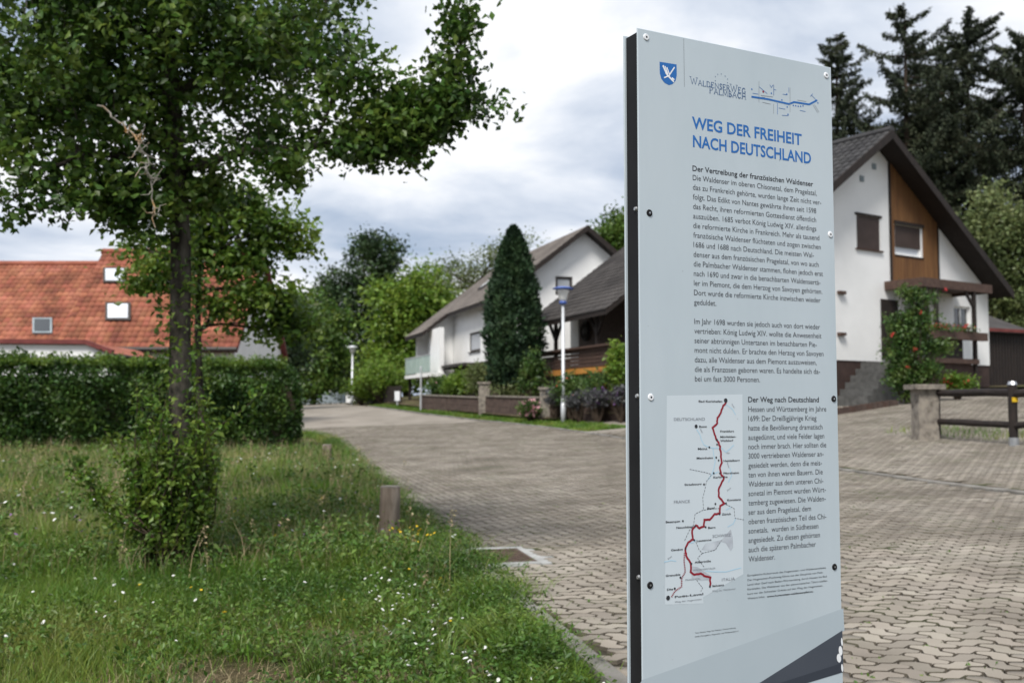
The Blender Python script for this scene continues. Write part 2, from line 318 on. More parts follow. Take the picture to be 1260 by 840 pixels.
def wall_b(mb, outer, holes, b, th=.3, reveal=.14, flip=1):
    """wall in the plane b with window openings and their reveals; outer/holes in (a, z)"""
    loops = [[Vector((p[0], p[1], 0)) for p in outer]] + [[Vector((x, z, 0)) for x, z in ((h[0], h[2]), (h[1], h[2]), (h[1], h[3]), (h[0], h[3]))] for h in holes]
    pts = [p for l in loops for p in l]; tr = tessellate_polygon(loops)
    for d in (b, b + th * flip): mb.add([(p.x, d, p.y) for p in pts], [tuple(t) for t in tr])
    for l in loops:
        n = len(l); mb.add([(p.x, b, p.y) for p in l] + [(p.x, b + th * flip, p.y) for p in l], [(i, (i + 1) % n, n + (i + 1) % n, n + i) for i in range(n)])
def swap(T): return lambda b, a, z: T(a, b, z)          # lets wall_b draw a side wall: its a runs along the depth
def window(T, h, b, parent, framem, panem, mull=1, shutter=None, sill=None, rec=.1, fw=.07, flip=1, label=None):
    x0, x1, z0, z1 = h; b0, b1 = b + rec * flip, b + (rec + .06) * flip; lo, hi = min(b0, b1), max(b0, b1)
    f = MB(T)
    f.box((x0 - .01, lo, z0 - .01), (x0 + fw, hi, z1 + .01)).box((x1 - fw, lo, z0 - .01), (x1 + .01, hi, z1 + .01))
    f.box((x0 + fw, lo, z0 - .01), (x1 - fw, hi, z0 + fw)).box((x0 + fw, lo, z1 - fw), (x1 - fw, hi, z1 + .01))
    for i in range(1, mull + 1): c = x0 + (x1 - x0) * i / (mull + 1); f.box((c - fw * .5, lo, z0 + fw), (c + fw * .5, hi, z1 - fw))
    wo = f.build('window', framem, parent)
    pm = b + (rec + .035) * flip
    MB(T).box((x0 + fw * .5, min(pm, pm + .01 * flip), z0 + fw * .5), (x1 - fw * .5, max(pm, pm + .01 * flip), z1 - fw * .5)).build('pane', panem, wo)
    if shutter is not None:
        s = MB(T); zb = z1 - (z1 - z0) * shutter; n = max(3, int((z1 - zb) / .06)); sb = sorted((b + (rec - .03) * flip, b + (rec - .012) * flip))
        for i in range(n):
            za = zb + (z1 - zb) * i / n; s.box((x0 + .005, sb[0], za), (x1 - .005, sb[1], za + (z1 - zb) / n - .008))
        s.build('roller_shutter', M_shut, wo, kind='stuff')
    if sill:
        q = sorted((b - .07 * flip, b + .05 * flip)); MB(T).box((x0 - .08, q[0], z0 - .06), (x1 + .08, q[1], z0 - .012)).build('sill', sill, wo)
    return wo
def tiles(name, T, e0, e1, r0, r1, m, parent, tw=.3, tl=.36, amp=.035):
    """overlapping roof tiles over the slope eave e0-e1 to ridge r0-r1 (corners in frame coordinates)"""
    e0, e1, r0, r1 = [np.array(T(*p)) for p in (e0, e1, r0, r1)]
    nc = max(2, int(np.linalg.norm(e1 - e0) / tw)); nr = max(2, int(np.linalg.norm(r0 - e0) / tl))
    nm = np.cross(e1 - e0, r0 - e0); nm /= np.linalg.norm(nm); nm = nm if nm[2] > 0 else -nm
    I, J = np.meshgrid(np.arange(nc), np.arange(nr), indexing='ij'); I = I.ravel(); J = J.ravel(); k = len(I)
    def P(s, t, h): return (e0 + (e1 - e0) * s[:, None]) * (1 - t[:, None]) + (r0 + (r1 - r0) * s[:, None]) * t[:, None] + nm * np.reshape(h, (-1, 1))
    jit = rng.random(k) * .006; prof = [(0, -.4), (.18, .5), (.42, 1), (.66, .5), (.95, -.6)]
    lo = [P((I + s) / nc, (J - .06) / nr, .05 + amp * .5 * h + jit) for s, h in prof]; hi = [P((I + s) / nc, np.minimum((J + 1) / nr, 1.0), .02 + amp * .5 * h + jit) for s, h in prof]
    fr = [P((I + s) / nc, (J - .06) / nr, .0 + 0 * jit) for s, h in prof]
    V = np.stack(lo + hi + fr, 1); n = len(prof)
    F_ = [(i, i + 1, n + i + 1, n + i) for i in range(n - 1)] + [(2 * n + i, 2 * n + i + 1, i + 1, i) for i in range(n - 1)]
    return mesh_np(name, V, 3 * n, F_, m, parent, kind='stuff')
def slope_slab(mb, e0, e1, r0, r1, th=.16):
    lo = [tuple(np.array(p) - (0, 0, th)) for p in (e0, e1, r1, r0)]; hi = [e0, e1, r1, r0]
    mb.add(lo + [tuple(p) for p in hi], [(3, 2, 1, 0), (4, 5, 6, 7), (0, 1, 5, 4), (1, 2, 6, 5), (2, 3, 7, 6), (3, 0, 4, 7)])

# ------------------------------------------------------------------ ground, road, paving
def inframe(x, y, z, m=.12):
    c, s = math.cos(PITCH), math.sin(PITCH); d = y * c + (z - EYE) * s; v = -y * s + (z - EYE) * c
    d = np.maximum(d, .1); px = 630 + F * x / d; py = 420 - F * v / d
    return (px > -1260 * m) & (px < 1260 * (1 + m)) & (py > -840 * m) & (py < 840 * (1 + m)), px, py
def sheet(name, xs, ys, fz, m, off=None, kind='structure'):
    """grid sheet; off gives x from (column, y)"""
    X, Y = np.meshgrid(xs, ys); X = off(X, Y) if off else X
    V = np.stack([X, Y, fz(X, Y)], -1).reshape(-1, 3); nx, ny = len(xs), len(ys)
    fs = [(j * nx + i, j * nx + i + 1, (j + 1) * nx + i + 1, (j + 1) * nx + i) for j in range(ny - 1) for i in range(nx - 1)]
    me = bpy.data.meshes.new(name); me.from_pydata(V.tolist(), [], fs); return link(name, me, m, None, (0, 0, 0), True, kind)
gx = np.concatenate([np.linspace(-700, -45, 12), np.arange(-40, 41, .8), np.linspace(45, 700, 12)])
gy = np.concatenate([np.linspace(-120, -4, 8), np.arange(-3, 90, .8), np.linspace(92, 900, 16)])
def ground_z(X, Y):
    o = X - XL(np.clip(Y, -50, 120)); z = G(X, Y)
    bump = .03 * np.sin(X * 1.7 + np.sin(Y * 1.1)) * np.cos(Y * 1.3 + X * .6)
    z = z + np.where(o < -.9, bump, 0) - np.where((o > -.75) & (o < 24), .10, 0)
    return z
tag(sheet('ground', gx, gy, ground_z, M_soil), 'uneven meadow soil reaching out to the gardens and the horizon', 'ground')
def fs_(o): return np.array([-.02, 1, 2.2, 3.6, 5, 6.3, ROADW])
ry = np.concatenate([np.arange(-6, 40, .8), np.arange(40, 120, 3)])
road = sheet('road', np.array([-.02, 1, 2.2, 3.6, 5, 6.3, ROADW + .02]), ry, lambda X, Y: G(X, Y), M_sand, lambda o, y: XL(y) + o)
tag(road, 'village lane paved with interlocking beige concrete stones', 'road')
PAVE_END = 40.0
road.data.materials.append(M_pavefar)
for p in road.data.polygons:
    if p.center[1] > PAVE_END - .2: p.material_index = 1
drive = sheet('forecourt', np.array([ROADW + .14, 8.6, 10, 11.5, 13, 15, 17, 19, 24]), np.arange(2, 36, .8), lambda X, Y: G(X, Y), M_sand, lambda o, y: XL(y) + o)
tag(drive, 'sloping paved forecourt in front of the gabled white house', 'forecourt')
drive.data.materials.append(M_pavefar)
for p in drive.data.polygons:
    if p.center[1] > 29.2: p.material_index = 1
# interlocking zigzag stones laid in herringbone
HU = .12
def tri(t): t = t % 1.0; return np.where(t < .25, 4 * t, np.where(t < .75, 2 - 4 * t, 4 * t - 4))
def stone_outline(horiz):
    L_, S_ = [0, .25, .75, 1.25, 1.75], [0, .25, .75]
    a, b = (2, 1) if horiz else (1, 2); e1, e2 = (L_, S_) if horiz else (S_, L_)
    q = [(t, 0) for t in e1] + [(a, t) for t in e2] + [(a - t, b) for t in e1] + [(0, b - t) for t in e2]
    q = np.array(q, float); return np.stack([q[:, 0] + .13 * tri(q[:, 1]), q[:, 1] + .13 * tri(q[:, 0])], 1)
OUTL = [stone_outline(True), stone_outline(False)]
ROT = R(15)
RM = np.array(((math.cos(ROT), -math.sin(ROT)), (math.sin(ROT), math.cos(ROT))))
def stone_mesh(k):
    q = OUTL[k] * HU; c = q.mean(0); e = (q - c) @ RM.T
    t = np.roll(e, -1, 0) - e; nn = unit(np.stack([t[:, 1], -t[:, 0]], 1)); m = nn + np.roll(nn, 1, 0); m = m / np.maximum((m * m).sum(1, keepdims=True), .8) * 2
    ro = e - m * .004; ri = e - m * .009
    return c, ro, ri
NS = 16
SFACES = [tuple(range(NS))] + [(NS + i, NS + (i + 1) % NS, (i + 1) % NS, i) for i in range(NS)]
DR_C = np.array((-.125, 9.33)); DR_A = R(13)             # drain centre and turn
dru = np.array((math.cos(DR_A), math.sin(DR_A))); drv = np.array((-math.sin(DR_A), math.cos(DR_A)))
def lay(omin, omax, y0, y1):
    ext = 60; out = []
    n = int(ext / HU / 1.0)
    ii, jj = np.meshgrid(np.arange(-n, n), np.arange(-n, n), indexing='ij'); ii = ii.ravel(); jj = jj.ravel(); md = (ii - jj) % 4
    for k, sel, dj in ((0, md == 0, 0), (1, md == 2, -1)):
        cell = np.stack([ii[sel], jj[sel] + dj], 1).astype(float) * HU
        c, ro, ri = stone_mesh(k); cen = (cell + c) @ RM.T
        x, y = cen[:, 0], cen[:, 1]; ok = (y > y0) & (y < y1); x, y = x[ok], y[ok]
        o = x - XL(y); ok = (o > omin + .1) & (o < omax - .1); x, y = x[ok], y[ok]
        z = G(x, y); vis, px, py = inframe(x, y, z, .1); x, y, z = x[vis], y[vis], z[vis]
        out.append(np.stack([x, y, z, np.full(len(x), k)], 1))
    return np.concatenate(out)
def stone_verts(S, top=.026, low=.004):
    V = np.zeros((len(S), 2 * NS, 3))
    for k in (0, 1):
        sel = S[:, 3] == k; c, ro, ri = stone_mesh(k); n = sel.sum()
        p = np.concatenate([ri, ro]); xy = S[sel, :2][:, None] + p[None]
        jit = rng.normal(size=(n, 1)) * .0018; tilt = rng.normal(size=(n, 2)) * .012
        z = G(xy[..., 0], xy[..., 1]) + jit + (p[None] * tilt[:, None]).sum(-1)
        z[:, :NS] += top; z[:, NS:] += low; V[sel] = np.concatenate([xy, z[..., None]], -1)
    return V
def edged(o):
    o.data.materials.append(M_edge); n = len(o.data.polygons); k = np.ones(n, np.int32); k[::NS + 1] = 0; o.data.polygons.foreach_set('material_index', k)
SR = lay(0.0, ROADW + .1, 4.0, PAVE_END)
dl = (SR[:, :2] - DR_C); SR = SR[~((np.abs(dl @ dru) < .40) & (np.abs(dl @ drv) < .54))]
vis, px, py = inframe(SR[:, 0], SR[:, 1], SR[:, 2], 0)
free = vis & ((px < 768) | (px > 1040)); score = np.where(free, 1 / SR[:, 1], 0); order = np.argsort(-score)
near, rest = SR[order[:300]], SR[order[300:]]
SM = []
for k in (0, 1):
    c, ro, ri = stone_mesh(k); V = np.concatenate([np.c_[ri, np.full(NS, .026)], np.c_[ro, np.full(NS, .004)]])
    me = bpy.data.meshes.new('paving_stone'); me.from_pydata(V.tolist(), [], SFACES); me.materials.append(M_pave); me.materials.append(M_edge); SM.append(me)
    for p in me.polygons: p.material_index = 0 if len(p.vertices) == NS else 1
for x, y, z, k in near:
    o = bpy.data.objects.new('paving_stone', SM[int(k)]); COL.objects.link(o); o.parent = road
    sx = float(G(x + .05, y) - G(x - .05, y)) / .1; sy = float(G(x, y + .05) - G(x, y - .05)) / .1
    o.location = (x, y, z + rng.normal() * .0018); o.rotation_euler = (sy + rng.normal() * .012, -sx + rng.normal() * .012, 0)
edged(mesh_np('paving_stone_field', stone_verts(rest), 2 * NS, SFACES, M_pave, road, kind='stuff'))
SD = lay(ROADW + .2, 20, 8, 30)
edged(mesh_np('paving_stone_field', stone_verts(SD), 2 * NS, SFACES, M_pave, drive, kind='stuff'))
# moss and little weeds in the joints
nm_ = 420; yy = 4.5 + 11 * rng.random(nm_) ** 1.5; oo = .2 + 7 * rng.random(nm_); xx = XL(yy) + oo
cc = np.stack([xx, yy, G(xx, yy) + .018], 1); P = np.repeat(cc, 9, 0) + rng.normal(size=(nm_ * 9, 3)) * np.array((.022, .022, .003))
mesh_np('joint_moss', leaf_faces(P, .022, .6, .3), 4, LEAF, M_weed, road, kind='stuff')
def kerb(name, o0, o1, y0, y1, top, label):
    g = sheet(name, np.array([o0 - .03, o1 + .03]), np.arange(y0, y1 + .1, 1.0), lambda X, Y: G(X, Y) - .03, M_sand, lambda o, y: XL(y) + o)
    tag(g, label, 'kerb'); y = y0
    while y < y1:
        L = 1.0; a, b = y + .006, y + L - .006; v = []
        dz = rng.normal() * .003
        for yy_, oo_, zz_ in [(a, o0, -.03), (a, o1, -.03), (b, o1, -.03), (b, o0, -.03), (a, o0, top - .01), (a, o1, top - .01), (b, o1, top - .01), (b, o0, top - .01),
                              (a + .01, o0 + .012, top), (a + .01, o1 - .012, top), (b - .01, o1 - .012, top), (b - .01, o0 + .012, top)]:
            x = XL(yy_) + oo_; v.append((x, yy_, float(G(x, yy_)) + zz_ + dz))
        mb = MB(); mb.add(v, [(0, 1, 5, 4), (1, 2, 6, 5), (2, 3, 7, 6), (3, 0, 4, 7), (4, 5, 9, 8), (5, 6, 10, 9), (6, 7, 11, 10), (7, 4, 8, 11), (8, 9, 10, 11)])
        mb.build('kerb_stone', M_kerb, g); y += L
kerb('kerb_left', -.04, .07, 3, 46, .045, 'weathered concrete kerb stones along the meadow edge')
kerb('kerb_right', ROADW, ROADW + .11, 7, 62, .05, 'low concrete kerb stones on the far side of the lane')

# ------------------------------------------------------------------ drain grate
dz = float(G(*DR_C)) + .032
DT = lambda a, b, z: (DR_C[0] + dru[0] * a + drv[0] * b, DR_C[1] + dru[1] * a + drv[1] * b, dz + z)
dg = thing('drain_grate', (DR_C[0], DR_C[1], dz), 'rusty street drain grate set in pale concrete beside the kerb', 'drain')
c_ = MB(DT)
for a0, a1, b0, b1 in ((-.30, -.27, -.4, .4), (.27, .41, -.56, .40), (.41, .5, -.2, .1), (-.3, .27, .40, .53), (-.3, .27, -.53, -.40), (-.2, .1, -.62, -.53), (.27, .35, .40, .53)):
    c_.box((a0, b0, -.06), (a1 - .004, b1 - .004, .002))
c_.build('concrete_surround', M_conc, dg)
f_ = MB(DT); f_.box((-.268, -.397, -.06), (-.235, .393, .004)).box((.235, -.397, -.06), (.264, .393, .004)).box((-.235, -.397, -.06), (.235, -.365, .0035)).box((-.235, .365, -.06), (.235, .393, .0035))
f_.build('grate_frame', M_iron, dg)
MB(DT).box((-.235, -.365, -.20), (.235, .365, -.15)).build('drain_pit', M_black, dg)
for i in range(10):
    b = -.32 + i * .071; MB(DT).box((-.236, b - .016, -.05), (.236, b + .016, .0015)).build('grate_bar', M_iron, dg)

# ------------------------------------------------------------------ information sign
SW, YAW = .62, 1.0940; SO = np.array((.2988, 2.3389)); SU = np.array((math.sin(YAW), math.cos(YAW))); SN = np.array((SU[1], -SU[0])); STOP = EYE + .889
def ST(a, n, z): p = SO + SU * a + SN * n; return (p[0], p[1], z)             # a across, n towards the reader
def sg(px, py):
    r = ray(px, py); k = np.dot(SO, SN) / np.dot(r[:2], SN); p = r * k; return np.array((float(np.dot(p[:2] - SO, SU)), float(EYE + p[2])))
sbase = ST(SW / 2, -.03, float(G(*ST(SW / 2, 0, 0)[:2])))
sign = thing('information_sign', sbase, 'tall grey information stele with blue title, route map and German text in foreground', 'sign')
def plate(n0, n1, name, m, a0=0, a1=SW, z0=.12, z1=STOP):
    mb = MB(ST); e = .0012
    v = [(a0, n0, z0), (a1, n0, z0), (a1, n0, z1), (a0, n0, z1), (a0, n1 - e, z0), (a1, n1 - e, z0), (a1, n1 - e, z1), (a0, n1 - e, z1), (a0 + e, n1, z0 + e), (a1 - e, n1, z0 + e), (a1 - e, n1, z1 - e), (a0 + e, n1, z1 - e)]
    mb.add(v, [(3, 2, 1, 0), (0, 1, 5, 4), (1, 2, 6, 5), (2, 3, 7, 6), (3, 0, 4, 7), (4, 5, 9, 8), (5, 6, 10, 9), (6, 7, 11, 10), (7, 4, 8, 11), (8, 9, 10, 11)]); return mb.build(name, m, sign)
front = plate(-.004, 0, 'front_panel', M_sign)
plate(-.062, -.058, 'back_panel', M_sign)
for a in (.006, SW - .046):
    MB(ST).box((a, -.0575, -.25), (a + .04, -.0045, STOP - .006)).build('upright', M_black, sign)
MB(ST).box((.0465, -.057, STOP - .05), (SW - .0465, -.005, STOP - .007)).build('top_rail', M_black, sign)
MB(ST).box((.0465, -.055, .13), (SW - .0465, -.03, STOP - .051)).build('core_sheet', M_black, sign)
for px_, py_, dk in ((795, 46, 0), (1016.5, 93, 0), (799, 262, 1), (1021.5, 288.5, 0), (800.7, 488.5, 0), (1025.8, 490.5, 1), (1026.7, 697, 1), (799.8, 719.5, 1)):
    a, z = sg(px_, py_); c = ST(a, 0, z); mb = MB(ST); n = 16
    for r0, r1, d0, d1 in ((.0085, .007, .0003, .0022),):
        ring = [(a + r0 * math.cos(t), d0, z + r0 * math.sin(t)) for t in np.arange(n) * 2 * math.pi / n] + [(a + r1 * math.cos(t), d1, z + r1 * math.sin(t)) for t in np.arange(n) * 2 * math.pi / n]
        mb.add(ring, [(i, (i + 1) % n, n + (i + 1) % n, n + i) for i in range(n)] + [tuple(range(n, 2 * n))])
    so = mb.build('screw', M_black if dk else M_wht, sign)
    ms_ = MB(ST); ms_.add([(a + .0026 * math.cos(t), .0027, z + .0026 * math.sin(t)) for t in np.arange(6) * math.pi / 3], [tuple(range(6))]); ms_.build('screw_socket', M_steel if dk else M_black, so)
for py_ in (255, 487, 712):
    a, z = sg(786, py_); mb = MB(lambda x, y, zz: ST(x, y, zz)); n = 10
    ring = [(.0058, -.02 + .006 * math.cos(t), z + .006 * math.sin(t)) for t in np.arange(n) * 2 * math.pi / n] + [(.001, -.02 + .004 * math.cos(t), z + .004 * math.sin(t)) for t in np.arange(n) * 2 * math.pi / n]
    mb.add(ring, [(i, (i + 1) % n, n + (i + 1) % n, n + i) for i in range(n)] + [tuple(range(n, 2 * n))]).build('side_screw', M_steel, sign)
# flat print on the panel: layers a fraction of a millimetre apart
LAY = [0.0]
class Print(MB):
    def __init__(s, base_n): s.n = base_n; s.k = 0; super().__init__(ST)
    def lay(s): s.k += 1; return s.n + s.k * 4e-6
    def poly(s, pts):
        d = s.lay(); t = tessellate_polygon([[Vector((p[0], p[1], 0)) for p in pts]]); s.add([(p[0], d, p[1]) for p in pts], [tuple(x) for x in t]); return s
    def dot(s, c, r, n=12): return s.poly([(c[0] + r * math.cos(t), c[1] + r * math.sin(t)) for t in np.arange(n) * 2 * math.pi / n])
    def stroke(s, pts, wd):
        P = np.array(pts, float); P = P[np.r_[True, np.linalg.norm(np.diff(P, axis=0), axis=1) > 1e-6]]; t = unit(np.diff(P, axis=0)); nn = np.stack([-t[:, 1], t[:, 0]], 1)
        m_ = np.concatenate([nn[:1], nn[:-1] + nn[1:], nn[-1:]]); m_ = m_ / np.maximum((m_ * m_).sum(1, keepdims=True), .5) * np.r_[1., np.full(len(nn) - 1, 2.), 1.][:, None]
        l, r = P + m_ * wd / 2, P - m_ * wd / 2; d = s.lay(); k = len(P)
        s.add([(q[0], d, q[1]) for q in l] + [(q[0], d, q[1]) for q in r], [(k + i, k + i + 1, i + 1, i) for i in range(k - 1)]); return s
    def dashes(s, pts, wd, on, off):
        P = np.array(pts, float); L = np.r_[0, np.cumsum(np.linalg.norm(np.diff(P, axis=0), axis=1))]; x = 0
        while x < L[-1]:
            e = min(x + on, L[-1]); s.stroke([(np.interp(q, L, P[:, 0]), np.interp(q, L, P[:, 1])) for q in (x, (x + e) / 2, e)], wd); x += on + off
        return s
_tc = {}
def glyphs(body, bold):
    k = (body, bold)
    if k not in _tc:
        cu = bpy.data.curves.new('t', 'FONT'); cu.body = body; cu.size = 1; cu.resolution_u = 3; cu.offset = bold; cu.fill_mode = 'FRONT'
        ob = bpy.data.objects.new('t', cu); COL.objects.link(ob); dgp = bpy.context.evaluated_depsgraph_get(); me = bpy.data.meshes.new_from_object(ob.evaluated_get(dgp))
        v = np.array([x.co[:] for x in me.vertices]).reshape(-1, 3)[:, :2]; f = [tuple(p.vertices) for p in me.polygons]
        bpy.data.objects.remove(ob); bpy.data.curves.remove(cu); bpy.data.meshes.remove(me); _tc[k] = (v, f)
    return _tc[k]
def text(pr, body, p0, size, sx=.8, width=None, bold=0.0, ang=0.0, align=0):
    v, f = glyphs(body, bold); v = v.copy(); x0, x1 = v[:, 0].min(), v[:, 0].max(); v[:, 0] -= x0
    if width: sx = width / ((x1 - x0) * size)
    v = v * np.array((size * sx, size)); v[:, 0] -= align * (x1 - x0) * size * sx
    c, s = math.cos(ang), math.sin(ang); v = v @ np.array(((c, s), (-s, c))); d = pr.lay()
    pr.add([(p0[0] + q[0], d, p0[1] + q[1]) for q in v], f)
def lbl(pr, body, l, rgt, size, **k): a = sg(*l); b = sg(*rgt); text(pr, body, a, size, width=b[0] - a[0], **k)
p = Print(.0003)
p.poly([sg(790, 836), sg(1037.5, 748), sg(1039, 775), sg(920, 850), sg(700, 985)]); p.build('pale_swoosh', M_pale, front)
p = Print(.0005); p.poly([sg(1036.3, 775), sg(1037.4, 816), sg(955, 842), sg(820, 900), sg(820, 912)]); p.build('charcoal_swoosh', M_swoosh, front)
p = Print(.0007); p.poly([sg(1037.2, 814.5), sg(1037.8, 826), sg(985, 842), sg(850, 890), sg(955, 841)]); p.build('dark_swoosh', M_swoosh2, front)
p = Print(.0009)
for x_, y_, w_, h_ in ((1032, 809, 3.0, 5.5), (1034, 800, 2.6, 6), (1035.6, 789, 1.2, 5), (1036, 821, 1.4, 5)):
    p.poly([sg(x_ + w_ * math.cos(t) * .9 - .25 * h_ * math.sin(-t) * .3, y_ + h_ * math.sin(t)) for t in np.arange(12) * math.pi / 6])
p.build('white_figure_print', M_wht, front)
# coat of arms
p = Print(.0003); sh = [(811.5, 76.2), (832.4, 79.6), (832.6, 93), (831.2, 99.5), (827.4, 103.8), (823, 105), (817.6, 102.2), (813.6, 97), (811.8, 90.5)]
p.poly([sg(*q) for q in sh]); crest = p.build('crest_shield', M_blue, front)
p = Print(.0006); p.stroke([sg(829.8, 83), sg(823.5, 92.5)], .0032).stroke([sg(815.5, 81), sg(820.5, 92), sg(829, 101)], .0042)
for x_ in (0, 2.2, 4.4): p.stroke([sg(816 + x_, 80.5 + x_ * .6), sg(819.5 + x_, 91 + x_ * .4)], .003)
p.stroke([sg(817, 96), sg(824, 93)], .003).stroke([sg(826.5, 96), sg(829.5, 98.5)], .004); p.build('crest_emblem', M_wht, crest)
p = Print(.0004); p.stroke([sg(841.2, 47.5), sg(842, 107)], .0007); p.build('divider_line', M_inkg, front)
# logo in serif capitals, built from thin and thick strokes
def serif(pr, word, p0, p1, hs):
    adv = dict(W=1.25, A=.92, L=.78, D=.95, E=.8, N=.98, S=.68, R=.88, G=.95, P=.78, M=1.15, B=.82, C=.9, H=1.0)
    a, b = sg(*p0), sg(*p1); tot = sum(adv[c] * h for c, h in zip(word, hs)); u = (b[0] - a[0]) / tot; x = a[0]
    H_ = .0135
    G_ = dict(W=[[(0, 1), (.28, 0)], [(.28, 0), (.5, .85)], [(.5, .85), (.72, 0)], [(.72, 0), (1, 1)]], A=[[(0, 0), (.46, 1)], [(.46, 1), (.95, 0)], [(.2, .36), (.74, .36)]], L=[[(.15, 1), (.15, 0)], [(0, 0), (.9, 0), (.95, .2)]],
              D=[[(.15, 1), (.15, 0)], [(0, 1), (.5, 1), (.85, .75), (.9, .5), (.85, .25), (.5, 0), (0, 0)]], E=[[(.15, 1), (.15, 0)], [(0, 1), (.85, 1), (.85, .82)], [(.15, .52), (.65, .52)], [(0, 0), (.9, 0), (.92, .2)]],
              N=[[(.1, 0), (.1, 1)], [(.1, 1), (.88, 0)], [(.88, 0), (.88, 1)]], S=[[(.85, .8), (.6, 1), (.3, .97), (.15, .77), (.3, .58), (.65, .42), (.82, .24), (.65, .03), (.3, 0), (.1, .2)]],
              R=[[(.15, 1), (.15, 0)], [(0, 1), (.55, 1), (.8, .76), (.55, .5), (.15, .5)], [(.45, .5), (.95, 0)]], G=[[(.9, .8), (.6, 1), (.3, .93), (.08, .5), (.3, .07), (.6, 0), (.88, .15), (.88, .42)], [(.68, .43), (1, .43)]],
              P=[[(.2, 1), (.2, 0)], [(0, 1), (.6, 1), (.85, .74), (.6, .48), (.2, .48)]], M=[[(.05, 0), (.15, 1)], [(.15, 1), (.5, .1)], [(.5, .1), (.85, 1)], [(.85, 1), (.95, 0)]],
              B=[[(.15, 1), (.15, 0)], [(0, 1), (.55, 1), (.75, .77), (.55, .53), (.15, .53)], [(.55, .53), (.85, .27), (.6, 0), (0, 0)]], C=[[(.9, .8), (.6, 1), (.3, .93), (.08, .5), (.3, .07), (.6, 0), (.9, .2)]], H=[[(.15, 0), (.15, 1)], [(.85, 0), (.85, 1)], [(.15, .5), (.85, .5)]])
    for c, h in zip(word, hs):
        wd = adv[c] * h * u
        for i, s_ in enumerate(G_[c]):
            pts = [(x + q[0] * wd * .86, a[1] + (b[1] - a[1]) * (x - a[0]) / (b[0] - a[0]) + q[1] * H_ * h) for q in s_]
            pr.stroke(pts, .0022 if (i % 2 == 0) ^ (c in 'AWMN' and i % 2 == 0) else .0012)
        if c in 'AHNRPMLDEBW':
            for sx_, sz_ in (((0, 1), (.95, 1)) if c == 'W' else ((.05, 0), (.9, 0)) if c in 'AHM' else ((.15, 0),)): pr.stroke([(x + (sx_ - .16) * wd * .86, a[1] + sz_ * H_ * h), (x + (sx_ + .16) * wd * .86, a[1] + sz_ * H_ * h)], .0008)
        x += wd
a0 = sg(849.5, 103.5); b0 = sg(918, 116)
p = Print(.0004)
hs = [1.3] + [1] * 8 + [1.3, 1, 1]; serif(p, 'WALDENSERWEG', (849.5, 103.2), (918, 115.8), hs)
hs = [1.25] + [1] * 7; serif(p, 'PALMBACH', (872.5, 114.6), (918.5, 122.5), hs)
for x_, y_ in ((880, 94.5), (883, 91.7), (887.3, 91.3), (892, 93.8), (895, 97.5), (895, 102), (880, 99.5)): p.dot(sg(x_, y_), .0013, 6)
p.build('logo_lettering', M_navy, front, kind='stuff')
p = Print(.0004); rt = [(924.5, 119.2), (945, 122.3), (970.5, 128.2), (977, 125.8), (995.5, 128.7), (1005.5, 123.5)]
p.stroke([sg(*q) for q in rt], .0048)
for x_, y_ in ((925, 110), (949, 115), (962, 123.2), (968, 116.2), (968.5, 131.8), (1006.3, 127), (976, 130), (979, 130.4), (982, 131), (985, 131), (988, 130.5), (969.5, 141), (1003.5, 123.5)): p.dot(sg(x_, y_), .0022, 8)
for q in ([(934, 107), (944, 115.5)], [(952, 105), (952, 117)], [(952, 110.3), (955, 111)], [(970.5, 108), (970.5, 114)], [(963, 116), (968, 117)], [(956.5, 127), (956.5, 141)], [(962, 142), (970, 142.6)], [(958, 133), (966, 134.5)], [(998, 117), (1003, 122)], [(1000, 115.5), (997, 119)], [(926, 115), (933, 116)], [(984, 136), (991, 137.5)], [(947, 104.5), (949, 108), (951, 104.8)]):
    p.stroke([sg(*t) for t in q], .0011)
p.build('route_sketch', M_blue, front, kind='stuff')
p = Print(.0004)
for q in ([(933.8, 100), (933.8, 126)], [(972, 108), (972, 138)], [(951.8, 104), (951.8, 118)], [(936, 117.5), (951, 119.5)], [(938, 126), (948, 128.3)], [(981, 123.4), (992, 125.2)], [(951.8, 128), (951.8, 140)], [(1000, 129), (1006, 139)], [(1002, 129), (1007.5, 138)], [(937, 119.6), (941, 120)]):
    p.stroke([sg(*t) for t in q], .0011)
p.build('route_notes', M_inkl, front, kind='stuff')
p = Print(.0004); p.dot(sg(939, 113), .003, 10); p.build('red_route_mark', M_red, front)
